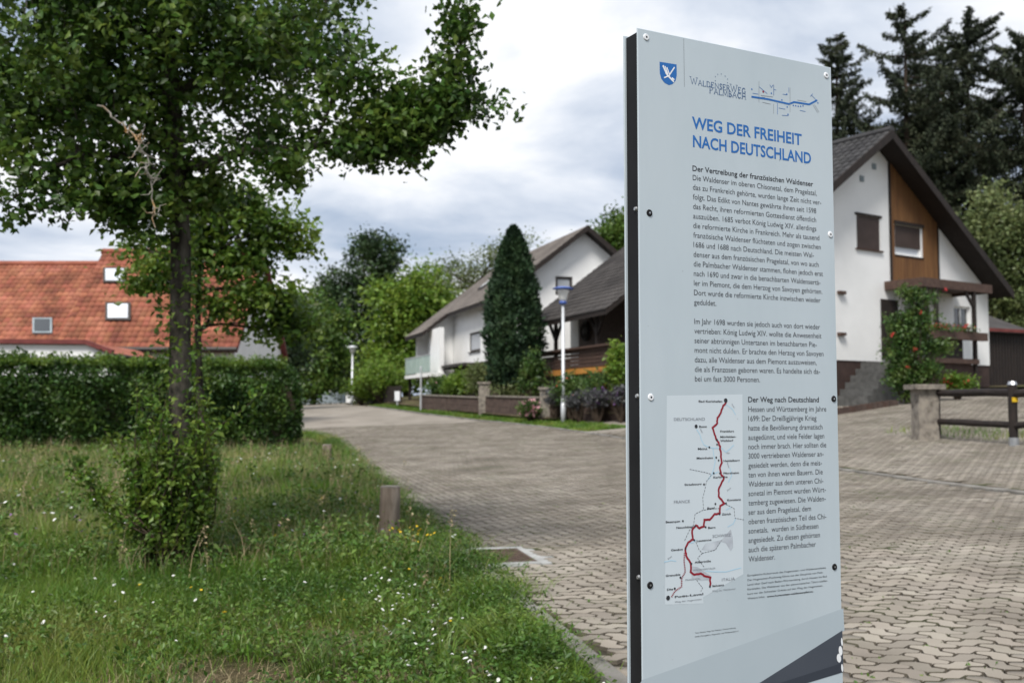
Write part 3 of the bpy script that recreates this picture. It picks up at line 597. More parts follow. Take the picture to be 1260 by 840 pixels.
# title and columns of text
p = Print(.0004)
T1 = .0288 / .70
lbl(p, 'WEG DER FREIHEIT', (851.5, 157.8), (986.5, 178.7), T1, bold=.02); p.build('title_line', M_blue, front); p = Print(.0004)
lbl(p, 'NACH DEUTSCHLAND', (852.6, 180.6), (998, 203.8), T1, bold=.02); p.build('title_line', M_blue, front)
p = Print(.0004); lbl(p, 'Der Vertreibung der französischen Waldenser', (852, 210.2), (1000.5, 231.3), .0190, bold=.014); p.build('heading_line', M_ink, front); p = Print(.0004)
lbl(p, 'Der Weg nach Deutschland', (920.5, 494.5), (1007.5, 494.3), .0190, bold=.014); p.build('heading_line', M_ink, front)
body1 = ['Die Waldenser im oberen Chisonetal, dem Pragelatal,', 'das zu Frankreich gehörte, wurden lange Zeit nicht ver-', 'folgt. Das Edikt von Nantes gewährte ihnen seit 1598', 'das Recht, ihren reformierten Gottesdienst öffentlich', 'auszuüben. 1685 verbot König Ludwig XIV. allerdings',
         'die reformierte Kirche in Frankreich. Mehr als tausend', 'französische Waldenser flüchteten und zogen zwischen', '1686 und 1688 nach Deutschland. Die meisten Wal-', 'denser aus dem französischen Pragelatal, von wo auch', 'die Palmbacher Waldenser stammen, flohen jedoch erst',
         'nach 1690 und zwar in die benachbarten Waldensertä-', 'ler im Piemont, die dem Herzog von Savoyen gehörten.', 'Dort wurde die reformierte Kirche inzwischen wieder', 'geduldet.', None, 'Im Jahr 1698 wurden sie jedoch auch von dort wieder', 'vertrieben: König Ludwig XIV. wollte die Anwesenheit',
         'seiner abtrünnigen Untertanen im benachbarten Pie-', 'mont nicht dulden. Er brachte den Herzog von Savoyen', 'dazu, alle Waldenser aus dem Piemont auszuweisen,', 'die als Franzosen geboren waren. Es handelte sich da-', 'bei um fast 3000 Personen.']
body2 = ['Hessen und Württemberg im Jahre', '1699: Der Dreißigjährige Krieg', 'hatte die Bevölkerung dramatisch', 'ausgedünnt, und viele Felder lagen', 'noch immer brach. Hier sollten die', '3000 vertriebenen Waldenser an-', 'gesiedelt werden, denn die meis-', 'ten von ihnen waren Bauern. Die', 'Waldenser aus dem unteren Chi-', 'sonetal im Piemont wurden Würt-', 'temberg zugewiesen. Die Walden-', 'ser aus dem Pragelatal, dem', 'oberen französischen Teil des Chi-', 'sonetals,  wurden in Südhessen', 'angesiedelt. Zu diesen gehörten', 'auch die späteren Palmbacher', 'Waldenser.']
v, f = glyphs(body1[0], .0); BS = .0190; SX = (sg(1004.6, 240)[0] - sg(852, 222)[0]) / (np.ptp(v[:, 0]) * BS)
p = Print(.0004)
for i, s_ in enumerate(body1):
    if s_: p = Print(.0004); text(p, s_, sg(852.3 + i * .13, 221.6 + i * 11.78), BS, SX, bold=.0); p.build('text_line', M_inkg, front)
for i, s_ in enumerate(body2): p = Print(.0004); text(p, s_, sg(920.7 + i * .02, 506.4 + i * 11.52), BS, SX * .985, bold=.0); p.build('text_line', M_inkg, front)
small = ['Europäische Kulturroute des Hugenotten- und Waldenserpfades', 'Der Hugenotten-Fluchtweg führte aus der Dauphiné von Poët', 'Laval über Genf nach Baden-Württemberg, durch Hessen bis Bad', 'Karlshafen. Die Waldenser aus den piemontesischen Tälern stießen', 'kurz vor der Schweizer Grenze auf den Weg der Hugenotten.']
for i, s_ in enumerate(small): p = Print(.0004); lbl(p, s_, (919.7, 708.7 + i * 5.65), ((1016, 1012, 1017, 1017.5, 1012)[i], 700), .0068); p.build('small_print_line', M_ink, front)
p = Print(.0004); lbl(p, 'Weitere Infos:', (919.8, 737), (941, 735), .0068); lbl(p, 'www.hugenotten-waldenserpfad.eu', (943.5, 734.6), (1000.3, 728), .0068, bold=.02); p.build('small_print_line', M_ink, front)
for i, s_ in enumerate(['Text: Renate Vogt, Ilse Meinzer, Ortsverwaltung', 'Grafik: Planungsbüro, Hugenotten- und Waldenserpfad e.V.']): p = Print(.0004); lbl(p, s_, (855, 779 + i * 4.6), (905 + i * 4, 775), .0046); p.build('credit_line', M_ink, front)
# route map
p = Print(.0002); p.poly([sg(*q) for q in ((820.5, 486.5), (913.5, 485), (914.5, 706), (865, 734.5), (865.5, 742), (818, 743.5))]); mp_ = p.build('route_map', M_map, front)
p = Print(.0004)
p.poly([sg(*q) for q in ((863, 676), (868, 668), (887.5, 664), (899, 651), (901.5, 660), (902, 673), (899, 678), (893, 668), (887, 666), (879, 677))])
p.poly([sg(*q) for q in ((849, 696), (858, 697), (867, 703), (875, 708), (874, 713), (862, 714), (851, 711))]); p.build('mountain_shading', M_alps, mp_)
p = Print(.0005)
for q in ([(857, 528), (861, 534), (863, 541), (866, 547), (870, 549), (877, 551), (878, 559), (880, 567), (878, 577), (876, 583), (871, 590)], [(877, 551), (888, 551), (893, 556), (898, 552), (903, 547)], [(877, 583), (884, 580)], [(896, 593), (900, 585), (898, 575)], [(893, 497), (901, 503), (905, 510)], [(817, 691), (826, 689), (832, 690)], [(868, 702), (880, 703), (893, 703), (904, 700), (912, 698)], [(895, 648), (902, 644), (905, 638)], [(845, 668), (853, 667), (856, 664)], [(893, 627), (899, 624)]):
    p = Print(.0005); p.stroke([sg(*t) for t in q], .0026); p.build('river_line', M_river, mp_)
p = Print(.0006)
for q in ([(848.5, 577), (856, 578.5), (868, 581), (875, 583)], [(875, 584), (869, 592), (867, 603), (864.5, 612), (865.5, 627)], [(866, 627), (878, 625.5), (885, 625)], [(865, 627), (855, 632), (853, 647), (848, 652), (842, 665)], [(893, 620), (903, 625), (904, 637), (915, 639)], [(856, 666), (860, 676), (864, 680), (880, 676), (887.5, 664)], [(864, 680), (858, 686), (866, 697)], [(857, 713), (862, 720), (864.5, 722), (862, 727)]):
    p.dashes([sg(*t) for t in q], .0012, .0055, .0028)
p.build('border_dashes', M_inkg, mp_, kind='stuff')
p = Print(.0007)
rtp = [(893.5, 494), (889.5, 499), (887, 507), (882.5, 514), (882.5, 520), (876.5, 526), (879, 534), (883, 543), (886, 549), (887, 558), (888, 569), (885.5, 575), (887, 583), (890.5, 588), (887.5, 594), (884.5, 600), (884, 610), (887.5, 614), (891, 619), (886, 622), (885.5, 631), (879, 632), (873, 639), (866.5, 639), (866, 647), (860.5, 649.5), (856, 646), (851.5, 652), (852.5, 663), (846.5, 667), (843, 676), (844, 683), (849.5, 692), (849.5, 703), (854, 706.5), (862, 705), (866, 708), (874, 710), (873.5, 720)]
jp = []
for i in range(len(rtp) - 1):
    for t in (0, .34, .67): jp.append(np.array(rtp[i]) * (1 - t) + np.array(rtp[i + 1]) * t + (rng.normal(size=2) * .35 if t else 0))
jp.append(rtp[-1]); p.stroke([sg(*t) for t in jp], .0052)
p.dashes([sg(*t) for t in ((842, 680), (841.5, 690), (843, 703), (838.5, 711), (838.5, 721), (830, 727), (826, 734))], .004, .0022, .0018); p.build('red_route', M_red, mp_)
p = Print(.0009)
for x_, y_, r_ in ((892.7, 492.5, .0056), (856.3, 524.2, .0045), (872.5, 550, .0026), (881, 562.5, .0026), (884, 566, .0024), (878, 581.8, .0026), (885.5, 581.8, .0024), (866, 595.5, .0026), (893, 618.8, .0026), (880, 619.5, .0026), (885, 632, .0026), (840, 640.5, .0026), (855, 647, .0026), (868, 648, .0026), (854, 664, .0026), (843.3, 674.3, .0026), (850.5, 693, .0026), (837, 710, .0028), (830, 723.5, .0028), (821.8, 735, .0056), (873.3, 721, .0028), (882, 541, .0028), (882, 546.5, .0024)): p.dot(sg(x_, y_), r_, 10)
p.build('town_dot', M_ink, mp_, kind='stuff')
for s_, l_, r_ in (('Bad Karlshafen', (859.5, 494.6), (888.5, 494.6)), ('Bonn', (860, 525.7), (869.5, 525.7)), ('Frankfurt', (886, 531.5), (903, 531.5)), ('Mörfelden-', (886, 538.3), (905.5, 538.3)), ('Walldorf', (886, 543), (902, 543)), ('Mainz', (858.5, 553), (870, 553)), ('Mannheim', (857, 564.5), (877, 564.5)), ('Heidelberg', (890, 567.7), (910, 567.7)), ('Karlsruhe', (877.5, 588), (895, 588)), ('Pforzheim', (890, 583), (909, 583)),
                   ('Strasbourg', (842, 597), (863, 597)), ('Konstanz', (894.5, 616), (911.5, 616)), ('Basel', (870, 626), (879, 625)), ('Zürich', (888, 633.5), (899, 633)), ('Besançon', (819, 643), (836.5, 642)), ('Neuchâtel', (832, 650), (852, 649)), ('Bern', (871, 650), (880, 649.5)), ('Lausanne', (857, 666), (875, 664.5)), ('Genève', (825.5, 677.5), (840, 676)), ('Albertville', (854.5, 692.5), (874.5, 690.5)), ('Grenoble', (819, 709), (837, 707)), ('Die', (820.5, 726), (828, 725)), ('Poët-Laval', (830, 735), (865, 731.5)), ('Saluzzo', (876, 721.5), (890.5, 719.5))):
    a_, b_ = sg(*l_), sg(*r_); p = Print(.0009); text(p, s_, a_, .0066, width=b_[0] - a_[0], bold=.02); p.build('town_name', M_ink, mp_)
for s_, l_, r_ in (('DEUTSCHLAND', (829, 517.3), (867, 517.3)), ('FRANCE', (829, 619), (848.5, 618.5)), ('SCHWEIZ', (876.5, 661), (899, 658.5)), ('ITALIA', (888, 714.5), (904, 712))): a_, b_ = sg(*l_), sg(*r_); p = Print(.0009); text(p, s_, a_, .0098, width=b_[0] - a_[0]); p.build('country_name', M_inkl, mp_)
for s_, l_, r_ in (('Weg der Hugenotten', (830, 741), (863, 737.5)), ('Weg der Waldenser', (876, 727.5), (905, 724)), ('PRAGELATAL', (843, 714), (862, 712)), ('WALDENSERTÄLER', (852, 702), (880, 698))): a_, b_ = sg(*l_), sg(*r_); p = Print(.0009); text(p, s_, a_, .0055, width=b_[0] - a_[0]); p.build('route_name', M_inkl, mp_)
for s_, l_, an in (('Weser', (899.5, 497), -.85), ('Rhein', (861, 528), -.95), ('Rhône', (822, 688), .5), ('Neckar', (894, 569), -1.2), ('Main', (894, 558), 0), ('Donau', (895, 604), .6)): p = Print(.0009); text(p, s_, sg(*l_), .0055, .9, ang=an); p.build('river_name', M_inkl, mp_)
# grime specks on the panel
p = Print(.0011)
for q in range(26): p.dot((rng.random() * SW, .5 + rng.random() * 1.8), .0006 + .001 * rng.random() ** 3, 5)
p.build('grime_speck', M_inkg, front, kind='stuff')

# ------------------------------------------------------------------ houses
def gz(T, a, b): p = T(a, b, 0); return float(G(p[0], p[1]))
# --- gabled white house on the right
H1 = Frame(at(1098, 170, 32.7) * (1, 1, 0) + np.array((-math.sin(R(34)), math.cos(R(34)), 0)) * .78, 34); hz0 = float(G(*H1(0, 0, 0)[:2])) - .1
zp = H1.hit_b(1098, 161, -.78)[1]; ke, _z = H1.hit_b(1247, 359, -.78); sl = (zp - _z) / ke; kw = H1.hit_b(1216, 380)[0]; DEP = 7.0; kwl, kel = 3.7, 4.4
def roof_z(a): return zp - sl * abs(a)
h1 = thing('gabled_house', H1(0, 0, hz0), 'white gabled house with brown board panel, dark roof and porch on the right', 'house')
hA = lambda x0, y0, x1, y1: (H1.hit_b(x0, y0)[0], H1.hit_b(x1, y1)[0], H1.hit_b(x1, y1)[1], H1.hit_b(x0, y0)[1])
W1, W2, W3 = hA(1053.5, 264, 1083.5, 308.5), hA(1100.5, 276, 1133, 317), hA(1173.5, 376, 1194.5, 407)
W3 = (W3[0], W3[1], W3[2], W3[3]); zpl = H1.hit_b(1036, 443)[1]
pl, pr_ = H1.hit_b(1096, 300)[0], H1.hit_b(1152, 300)[0]
zpanel = H1.hit_b(1120, 352)[1]
DO = (.25, 1.15, zpl - .2, zpl + 1.95)
mb = MB(H1); wall_b(mb, [(-kwl, zpl), (kw, zpl), (kw, roof_z(kw) - .2), (0, zp - .2), (-kwl, roof_z(kwl) - .2)], [W1, W2, W3], 0)
mb.box((kw - .3, .31, zpl), (kw, DEP, roof_z(kw) - .25)); mb.add([(-kwl, DEP, zpl), (kw, DEP, zpl), (kw, DEP, roof_z(kw) - .2), (0, DEP, zp - .2), (-kwl, DEP, roof_z(kwl) - .2)], [(4, 3, 2, 1, 0)])
mb.build('wall', M_white, h1)
SWH = [(1.2, 2.3, zpl + 1.0, zpl + 2.2), (4.2, 5.3, zpl + 1.0, zpl + 2.2), (2.7, 3.8, zpl + 3.6, zpl + 4.7)]
SWH = [h for h in SWH if h[3] < roof_z(kwl) - .5]
mb = MB(swap(H1)); wall_b(mb, [(.31, zpl), (DEP, zpl), (DEP, roof_z(kwl) - .25), (.31, roof_z(kwl) - .25)], SWH, -kwl); mb.build('side_wall', M_white, h1)
for h in SWH: window(swap(H1), h, -kwl, h1, M_frame, M_pane, 1, sill=M_bwood)
MB(H1).box((-kwl + .02, .03, hz0 - .6), (kw - .02, DEP - .02, zpl)).build('plinth', M_plinth, h1)
bo = MB(H1); nb = 16
for i in range(nb):
    a0 = pl + (pr_ - pl) * i / nb; a1 = pl + (pr_ - pl) * (i + 1) / nb - .012
    segs = [(zpanel, min(roof_z(a0), roof_z(a1)) - .1)]
    if a1 > W2[0] - .03 and a0 < W2[1] + .03: segs = [(zpanel, W2[2] - .06), (W2[3] + .04, segs[0][1])]
    for z0, z1 in segs: bo.box((a0, -.05, z0), (a1, -.002, z1))
bo.build('board_panel', M_owood, h1, kind='stuff')
MB(H1).box((pl - .07, -.06, zpanel), (pl - .003, -.001, roof_z(pl) - .15)).build('corner_trim', M_dwood, h1)
MB(H1).box((pr_ + .0, -.06, zpanel), (pr_ + .08, -.001, roof_z(pr_ + .1) - .1)).build('corner_trim', M_dwood, h1)
window(H1, W1, 0, h1, M_frame, M_pane, 1, shutter=.97, sill=M_bwood, rec=.06)
window(H1, W2, 0, h1, M_wframe, M_palepane, 0, shutter=.72, sill=M_dwood, rec=.04)
MB(H1).box((W1[0] - .08, -.03, W1[3]), (W1[1] + .08, -.004, W1[3] + .08)).build('shutter_box', M_dwood, h1)
MB(H1).box((W2[0] - .1, -.1, W2[3] + .01), (W2[1] + .1, -.052, W2[3] + .12)).build('shutter_box', M_dwood, h1)
window(H1, W3, 0, h1, M_wframe, M_pane, 1, sill=M_bwood, rec=.08)
for s_, ke in ((-1, kel), (1, ke)):
    e0, e1, r0, r1 = (s_ * ke, -.75, roof_z(ke)), (s_ * ke, DEP + .4, roof_z(ke)), (0, -.75, zp), (0, DEP + .4, zp)
    q = MB(H1); slope_slab(q, e0, e1, r0, r1, .18); rf = q.build('roof_slope', M_dwood, h1)
    tiles('roof_tiles', H1, e0, e1, r0, r1, M_tiledark, rf, .3, .34, .05)
    q = MB(H1); slope_slab(q, (s_ * (ke + .02), -.80, roof_z(ke) + .03), (s_ * (ke + .02), -.752, roof_z(ke) + .03), (0, -.80, zp + .04), (0, -.752, zp + .04), .30); q.build('verge_board', M_dwood, rf)
q = MB(H1); q.tube([H1(0, -.8, zp + .06), H1(0, DEP + .4, zp + .06)], .13, 8); q.T = None
qq = MB(); qq.tube([H1(0, -.78, zp + .05), H1(0, DEP + .4, zp + .05)], .13, 8); qq.build('ridge_cap', M_tiledark, h1)
for px_, py_ in ((1060, 220), (1075, 205), (1090, 191)):
    a, z = H1.hit_b(px_, py_); MB(H1).box((a - .1, -.03, z - .1), (a + .1, -.002, z + .1)).build('wall_vent', M_greyf, h1)
for px_, py_ in ((1033, 411), (1033, 360)):
    a, z = H1.hit_b(px_, py_); MB(H1).box((a - .12, -.12, z - .05), (a + .2, -.002, z + .05)).build('wall_bracket', M_bwood, h1)
# porch with canopy, balcony of planks, post and steps
k1 = H1.hit_b(1088, 352)[0]; d1 = 1.45; k2 = H1.hit_b(1221, 355, -d1)[0]; zc1 = H1.hit_b(1137, 341, -d1)[1]; zc0 = H1.hit_b(1137, 352, -d1)[1]
po = MB(H1); po.box((k1, -d1, zc0), (k2, -d1 + .14, zc1)).box((k1, -d1 + .142, zc0 + .002), (k1 + .14, -.004, zc1 - .002)).box((k2 - .14, -d1 + .142, zc0 + .002), (k2, -.004, zc1 - .002)).box((k1 + .142, -d1 + .142, zc0 + .1), (k2 - .142, -.004, zc1 - .03)); po.build('porch_canopy', M_bwood, h1)
kp = H1.hit_b(1202, 420, -d1)[0]; zfl = zpl + .1
for a in (k1 + .25, H1.hit_b(1155, 400, -d1)[0], kp):
    MB(H1).box((a - .06, -d1 + .02, hz0 - .3), (a + .06, -d1 + .13, zc0 - .002)).build('porch_post', M_dwood, h1)
MB().bar(H1(kp - .5, -d1 + .07, zc0 - .02), H1(kp - .02, -d1 + .07, zc0 - .55), .07, .09).build('porch_brace', M_dwood, h1)
MB(H1).box((k1 + .2, -d1 - .02, zfl - .16), (kp + .1, -.01, zfl)).build('porch_floor', M_bwood, h1)
zr1, zr0 = H1.hit_b(1160, 407, -d1)[1], H1.hit_b(1160, 417, -d1)[1]
MB(H1).box((H1.hit_b(1143, 410, -d1)[0], -d1 - .2, zr0), (kp + .35, -d1 - .003, zr1)).build('flower_box', M_bwood, h1)
for i in range(14):
    a = H1.hit_b(1143, 410, -d1)[0] + .12 + i * .135
    if a < kp - .08: MB(H1).box((a - .05, -d1 + .02, zfl), (a + .05, -d1 + .05, zr0 + .1)).build('railing_plank', M_dwood, h1)
MB(H1).box((k1 + .5, -d1 + .15, hz0 - .3), (kp - .1, -d1 + .2, zfl - .17)).build('porch_skirt', M_plinth, h1)
MB(H1).box((DO[0], -.05, zfl), (DO[1], -.004, zfl + 2.0)).build('door', M_dwood, h1)
ns = 6
st = thing('entrance_steps', H1(k1 - .6, -.7, hz0), 'grey stone steps climbing along the plinth towards the porch', 'steps')
xs0, xs1 = H1.hit_b(1049, 486, -.7)[0], H1.hit_b(1088, 460, -.7)[0]
for i in range(ns):
    a0 = xs0 + (xs1 - xs0) * i / ns; z1 = hz0 + (zfl - .15 - hz0) * (i + 1) / ns
    MB(H1).box((a0, -1.25, hz0 - .5), (xs1 + .3, -.01, z1) if i == ns - 1 else (a0 + (xs1 - xs0) / ns - .003, -.01, z1)).build('step', M_step, st)
lw = thing('low_brick_edging', H1(-2, -2.6, hz0), 'low reddish brick edging in front of the gabled white house', 'edging')
xa, xb = H1.hit_b(1020, 498, -2.4)[0], H1.hit_b(1100, 494, -2.4)[0]; n_ = 12
for i in range(n_):
    a = xa + (xb - xa) * i / n_; zb = gz(H1, a, -2.4); MB(H1).box((a, -2.55, zb - .2), (a + (xb - xa) / n_ - .012, -2.3, zb + .2)).build('block', M_gwall if i % 3 else M_bwood, lw)
# --- dark timber garage right of it
H1b = Frame(H1(kw + .35, 2.0, 0), 28); gb = float(G(*H1b(2, 0, 0)[:2])) - .1
ga = thing('timber_garage', H1b(0, 0, gb), 'dark timber garage with reddish eaves beside the gabled white house', 'garage')
zg = H1b.hit_b(1235, 409, 0)[1]; gw = 4.8; zgp = H1b.hit_b(1218, 368, 0)[1]
mb = MB(H1b); wall_b(mb, [(0, gb), (gw, gb), (gw, zg), (0, zg)], [], 0); mb.box((0, .31, gb), (.2, 5, zg)).box((gw - .2, .31, gb), (gw, 5, zg)); mb.build('wall', M_bwood, ga)
for i in range(26): MB(H1b).box((.02 + i * gw / 26, -.025, gb), ((i + 1) * gw / 26 - .012, -.002, zg - .02)).build('board', M_dwood, ga)
MB(H1b).box((-.15, -.28, zg), (gw + .3, -.1, zg + .13)).build('eaves_board', M_redtrim, ga)
q = MB(H1b); q.add([(-.3, -.25, zg + .06), (gw + .3, -.25, zg + .06), (gw + .3, 2.6, zg + 1.2), (-.3, 2.6, zgp + .2), (-.3, -.25, zg - .04), (gw + .3, -.25, zg - .04), (gw + .3, 2.6, zg + 1.05), (-.3, 2.6, zgp)], [(0, 1, 2, 3), (7, 6, 5, 4), (0, 4, 5, 1), (1, 5, 6, 2), (2, 6, 7, 3), (3, 7, 4, 0)]); q.build('roof', M_tilebr, ga)
MB(H1b).box((1.35, -.06, gb + .35), (1.43, -.03, gb + 2.3)).build('door_strip', M_greyf, ga)

# --- house with a timber deck under a dark roof, half hidden by the sign
H3 = Frame(at(746, 380, 38) * (1, 1, 0), 19.1); ze = H3.hit_a(746, 380, 0)[1]; L3 = H3.hit_a(642, 402, 0)[0]; s3 = .757; kr = 5.6; zr = ze + s3 * kr; g3 = gz(H3, .5, 3)
h3 = thing('deck_house', H3(3, 4, g3), 'house with dark tiled roof over a brown timber deck behind the street lamp', 'house')
def r3(a): return ze + s3 * (a if a < kr else 2 * kr - a)
for s_, (ea, ra) in enumerate(((0, kr), (2 * kr - 1.2, kr))):
    e0, e1, r0, r1 = (ea, 0, r3(ea)), (ea, L3, r3(ea)), (ra, 0, zr), (ra, L3, zr)
    q = MB(H3); slope_slab(q, e0, e1, r0, r1, .2); rf = q.build('roof_slope', M_dwood, h3); tiles('roof_tiles', H3, e0, e1, r0, r1, M_tilebr, rf, .3, .34, .04)
mb = MB(H3); wa = 2.3
wall_b(mb, [(wa, g3 - .5), (8.6, g3 - .5), (8.6, r3(8.6) - .25), (kr, zr - .25), (wa, r3(wa) - .25)], [], .9); mb.add([(wa, L3 - .4, g3 - .5), (8.6, L3 - .4, g3 - .5), (8.6, L3 - .4, r3(8.6) - .25), (kr, L3 - .4, zr - .25), (wa, L3 - .4, r3(wa) - .25)], [(4, 3, 2, 1, 0)])
bw = H3.hit_a(712, 420, wa)[0]
mb.build('gable_wall', M_white, h3)
WD = (bw + .8, bw + 1.9, H3.hit_a(690, 424, wa)[1] - .1, r3(wa) - .7)
mb = MB(swap(H3)); wall_b(mb, [(bw, g3), (L3 - .4, g3), (L3 - .4, r3(wa) - .3), (bw, r3(wa) - .3)], [], wa); mb.build('wall', M_white, h3)
mb = MB(swap(H3)); wall_b(mb, [(1.21, g3), (bw - .01, g3), (bw - .01, r3(wa) - .3), (1.21, r3(wa) - .3)], [], wa + .02); mb.build('timber_wall', M_bwood, h3)
ad = .35; zt = H3.hit_a(750, 422, ad)[1]; zo1 = H3.hit_a(750, 450, ad)[1]; zo0 = H3.hit_a(750, 457.5, ad)[1]; bL = H3.hit_a(662, 440, ad)[0]; b0_ = .3
MB(H3).box((ad, b0_, zo0), (ad + .12, bL, zo1)).build('orange_beam', M_orange, h3)
MB(H3).box((ad + .13, b0_, zo0 + .02), (wa - .01, bL, zo1 + .05)).build('deck_floor', M_bwood, h3)
nbd = 5
for i in range(nbd):
    z0 = zo1 + .03 + (zt - .1 - zo1) * i / nbd; z1 = zo1 + (zt - .1 - zo1) * (i + 1) / nbd
    MB(H3).box((ad + .03, b0_, z0), (ad + .07, bL, z1)).build('railing_plank', M_bwood, h3)
MB(H3).box((ad - .12, b0_ - .1, zt - .09), (ad + .22, bL + .1, zt)).build('handrail', M_bwood, h3)
for px_ in (684, 735):
    b_ = H3.hit_a(px_, 410, ad + .15)[0]; zt2 = r3(ad + .15) - .24
    pp = MB(H3).box((ad + .08, b_ - .08, g3 - .3), (ad + .22, b_ + .08, zt2)).build('deck_post', M_dwood, h3)
    for s_ in (-1, 1): MB().bar(H3(ad + .15, b_ + s_ * .04, zt2 - .95), H3(ad + .15, b_ + s_ * .85, zt2 - .05), .1, .12).build('brace', M_dwood, pp)
MB(H3).box((ad + .02, b0_ + .02, zt2), (ad + .24, L3 - .2, zt2 + .14)).build('wall_plate', M_dwood, h3)
MB(H3).box((ad + .35, b0_, g3 - .6), (ad + .5, bL - .05, zo0)).build('basement_wall', M_bwood, h3)
for px_ in (703, 726):
    b_ = H3.hit_a(px_, 470, ad + .35)[0]; MB(H3).box((ad + .3, b_ - .35, g3 - .2), (ad + .349, b_ + .35, zo0 - .3)).build('basement_opening', M_frame, h3)
# wagon wheel ornament on the wall
wb, wz = H3.hit_a(720, 407, wa - .05); ring = [H3(wa - .06, wb + .42 * math.cos(t), wz + .42 * math.sin(t)) for t in np.linspace(0, 2 * math.pi, 25)]
ww = thing('wagon_wheel', H3(wa - .06, wb, wz - .42), 'dark wooden wagon wheel hung on the wall under the deck roof', 'wheel')
MB().tube(ring, .05, 6).build('rim', M_dwood, ww)
for i in range(6):
    t = i * math.pi / 6; MB().bar(H3(wa - .06, wb + .4 * math.cos(t), wz + .4 * math.sin(t)), H3(wa - .06, wb - .4 * math.cos(t), wz - .4 * math.sin(t)), .04, .04, up=tuple(H3.u)).build('spoke', M_dwood, ww)

# --- white house with the long grey roof
H2 = Frame(at(723, 278, 50) * (1, 1, 0), 17.4); z2 = H2.hit_b(723, 278, 0)[1]; L2 = 14.9; s2 = .78; k2m, k2x = 4.75, 6.15; kw2 = 4.15; bs = 10.3; g2 = gz(H2, -3, 4)
def r2(a): return z2 - s2 * abs(a)
h2 = thing('long_roofed_house', H2(0, 0, g2), 'white house with long grey roof and balcony behind the dark cypress', 'house')
zb2 = H2.hit_a(585, 446, -kw2)[1]
W4 = (H2.hit_b(683.5, 350, .6)[0], H2.hit_b(704.5, 350, .6)[0], H2.hit_b(690, 363, .6)[1], H2.hit_b(690, 340, .6)[1])
mb = MB(H2); wall_b(mb, [(-kw2, zb2), (kw2, zb2), (kw2, r2(kw2) - .22), (0, z2 - .22), (-kw2, r2(kw2) - .22)], [W4], .6); mb.build('gable_wall', M_white, h2)
window(H2, W4, .6, h2, M_frame, M_palepane, 0, rec=.05, fw=.13)
W5 = (H2.hit_a(591, 420, -kw2)[0], H2.hit_a(577.5, 420, -kw2)[0], H2.hit_a(584, 432, -kw2)[1], H2.hit_a(584, 408.5, -kw2)[1])
mb = MB(swap(H2)); wall_b(mb, [(.91, zb2), (bs + .6, zb2), (bs + .6, r2(kw2) - .25), (.91, r2(kw2) - .25)], [W5], -kw2); mb.build('side_wall', M_white, h2)
window(swap(H2), W5, -kw2, h2, M_frame, M_palepane, 0, shutter=None, sill=M_frame, rec=.05, fw=.1)
mb = MB(H2); mb.add([(-kw2, L2, zb2), (kw2, L2, zb2), (kw2, L2, r2(kw2) - .22), (0, L2, z2 - .22), (-kw2, L2, r2(kw2) - .22)], [(4, 3, 2, 1, 0)]); mb.box((kw2 - .3, .91, zb2), (kw2, L2 - .01, r2(kw2) - .25)); mb.build('rear_wall', M_white, h2)
# projecting bay with arched loggia and glass balcony
kb = 5.6; bb = bs + .7; zb3 = H2.hit_a(560, 462, -kb)[1]
mb = MB(H2); wall_b(mb, [(-kb, zb3), (-kw2 + .01, zb3), (-kw2 + .01, r2(kw2) - .25), (-kb, r2(kb) - .25)], [], bb, .25); mb.build('bay_wall', M_white, h2)
bc = H2.hit_a(541, 440, -kb)[0]
mb = MB(swap(H2)); wall_b(mb, [(bb + .26, zb3), (bc, zb3), (bc, r2(kb) - .25), (bb + .26, r2(kb) - .25)], [], -kb, .25)
mb.build('bay_side_wall', M_white, h2)
# arch wall at the back of the loggia
ar0, ar1 = bc + .8, bc + 2.0
aw = L2 - .25; arch = [(-kb + .75, zb3), (-kb + .75, zb3 + 1.5)] + [(-kb + .75 + .55 * (1 - math.cos(t)), zb3 + 1.5 + .55 * math.sin(t)) for t in np.linspace(.2, math.pi - .2, 9)] + [(-kb + 1.85, zb3 + 1.5), (-kb + 1.85, zb3)]
mb = MB(H2); outl = [(-kb, zb3), arch[0]] + arch[1:] + [(-kw2 + 1.2, zb3), (-kw2 + 1.2, r2(kw2 - 1.2) - .25), (-kb, r2(kb) - .25)]
tri_ = tessellate_polygon([[Vector((p_[0], p_[1], 0)) for p_ in outl]])
for d_ in (aw, aw + .25): mb.add([(p_[0], d_, p_[1]) for p_ in outl], [tuple(t) for t in tri_])
n_ = len(outl); mb.add([(p_[0], aw, p_[1]) for p_ in outl] + [(p_[0], aw + .25, p_[1]) for p_ in outl], [(i, (i + 1) % n_, n_ + (i + 1) % n_, n_ + i) for i in range(n_)]); mb.build('arch_wall', M_white, h2)
mb = MB(swap(H2)); wall_b(mb, [(bc, zb3), (aw, zb3), (aw, r2(kw2) - .3), (bc, r2(kw2) - .3)], [], -kw2 + .9, .2); mb.build('loggia_wall', M_white, h2)
zf = H2.hit_a(520, 460, -kb - .4)[1]
MB(H2).box((-kb - .6, bc - .1, zf - .2), (-kw2 + .9, L2 + .5, zf)).build('balcony_slab', M_white, h2)
for i in range(4):
    b0q = bc - .05 + (L2 + .5 - bc) * i / 4; MB(H2).box((-kb - .58, b0q, zf + .06), (-kb - .55, b0q + (L2 + .5 - bc) / 4 - .05, zf + 1.0)).build('balcony_pane', M_bglass, h2)
MB(H2).box((-kb - .6, bc - .08, zf + 1.003), (-kb - .52, L2 + .5, zf + 1.06)).build('balcony_rail', M_lampm, h2)
for b_ in (bc + .2, L2 + .2): MB(H2).box((-kb - .4, b_ - .08, g2 - .6), (-kb - .24, b_ + .08, zf - .2)).build('balcony_post', M_dwood, h2)
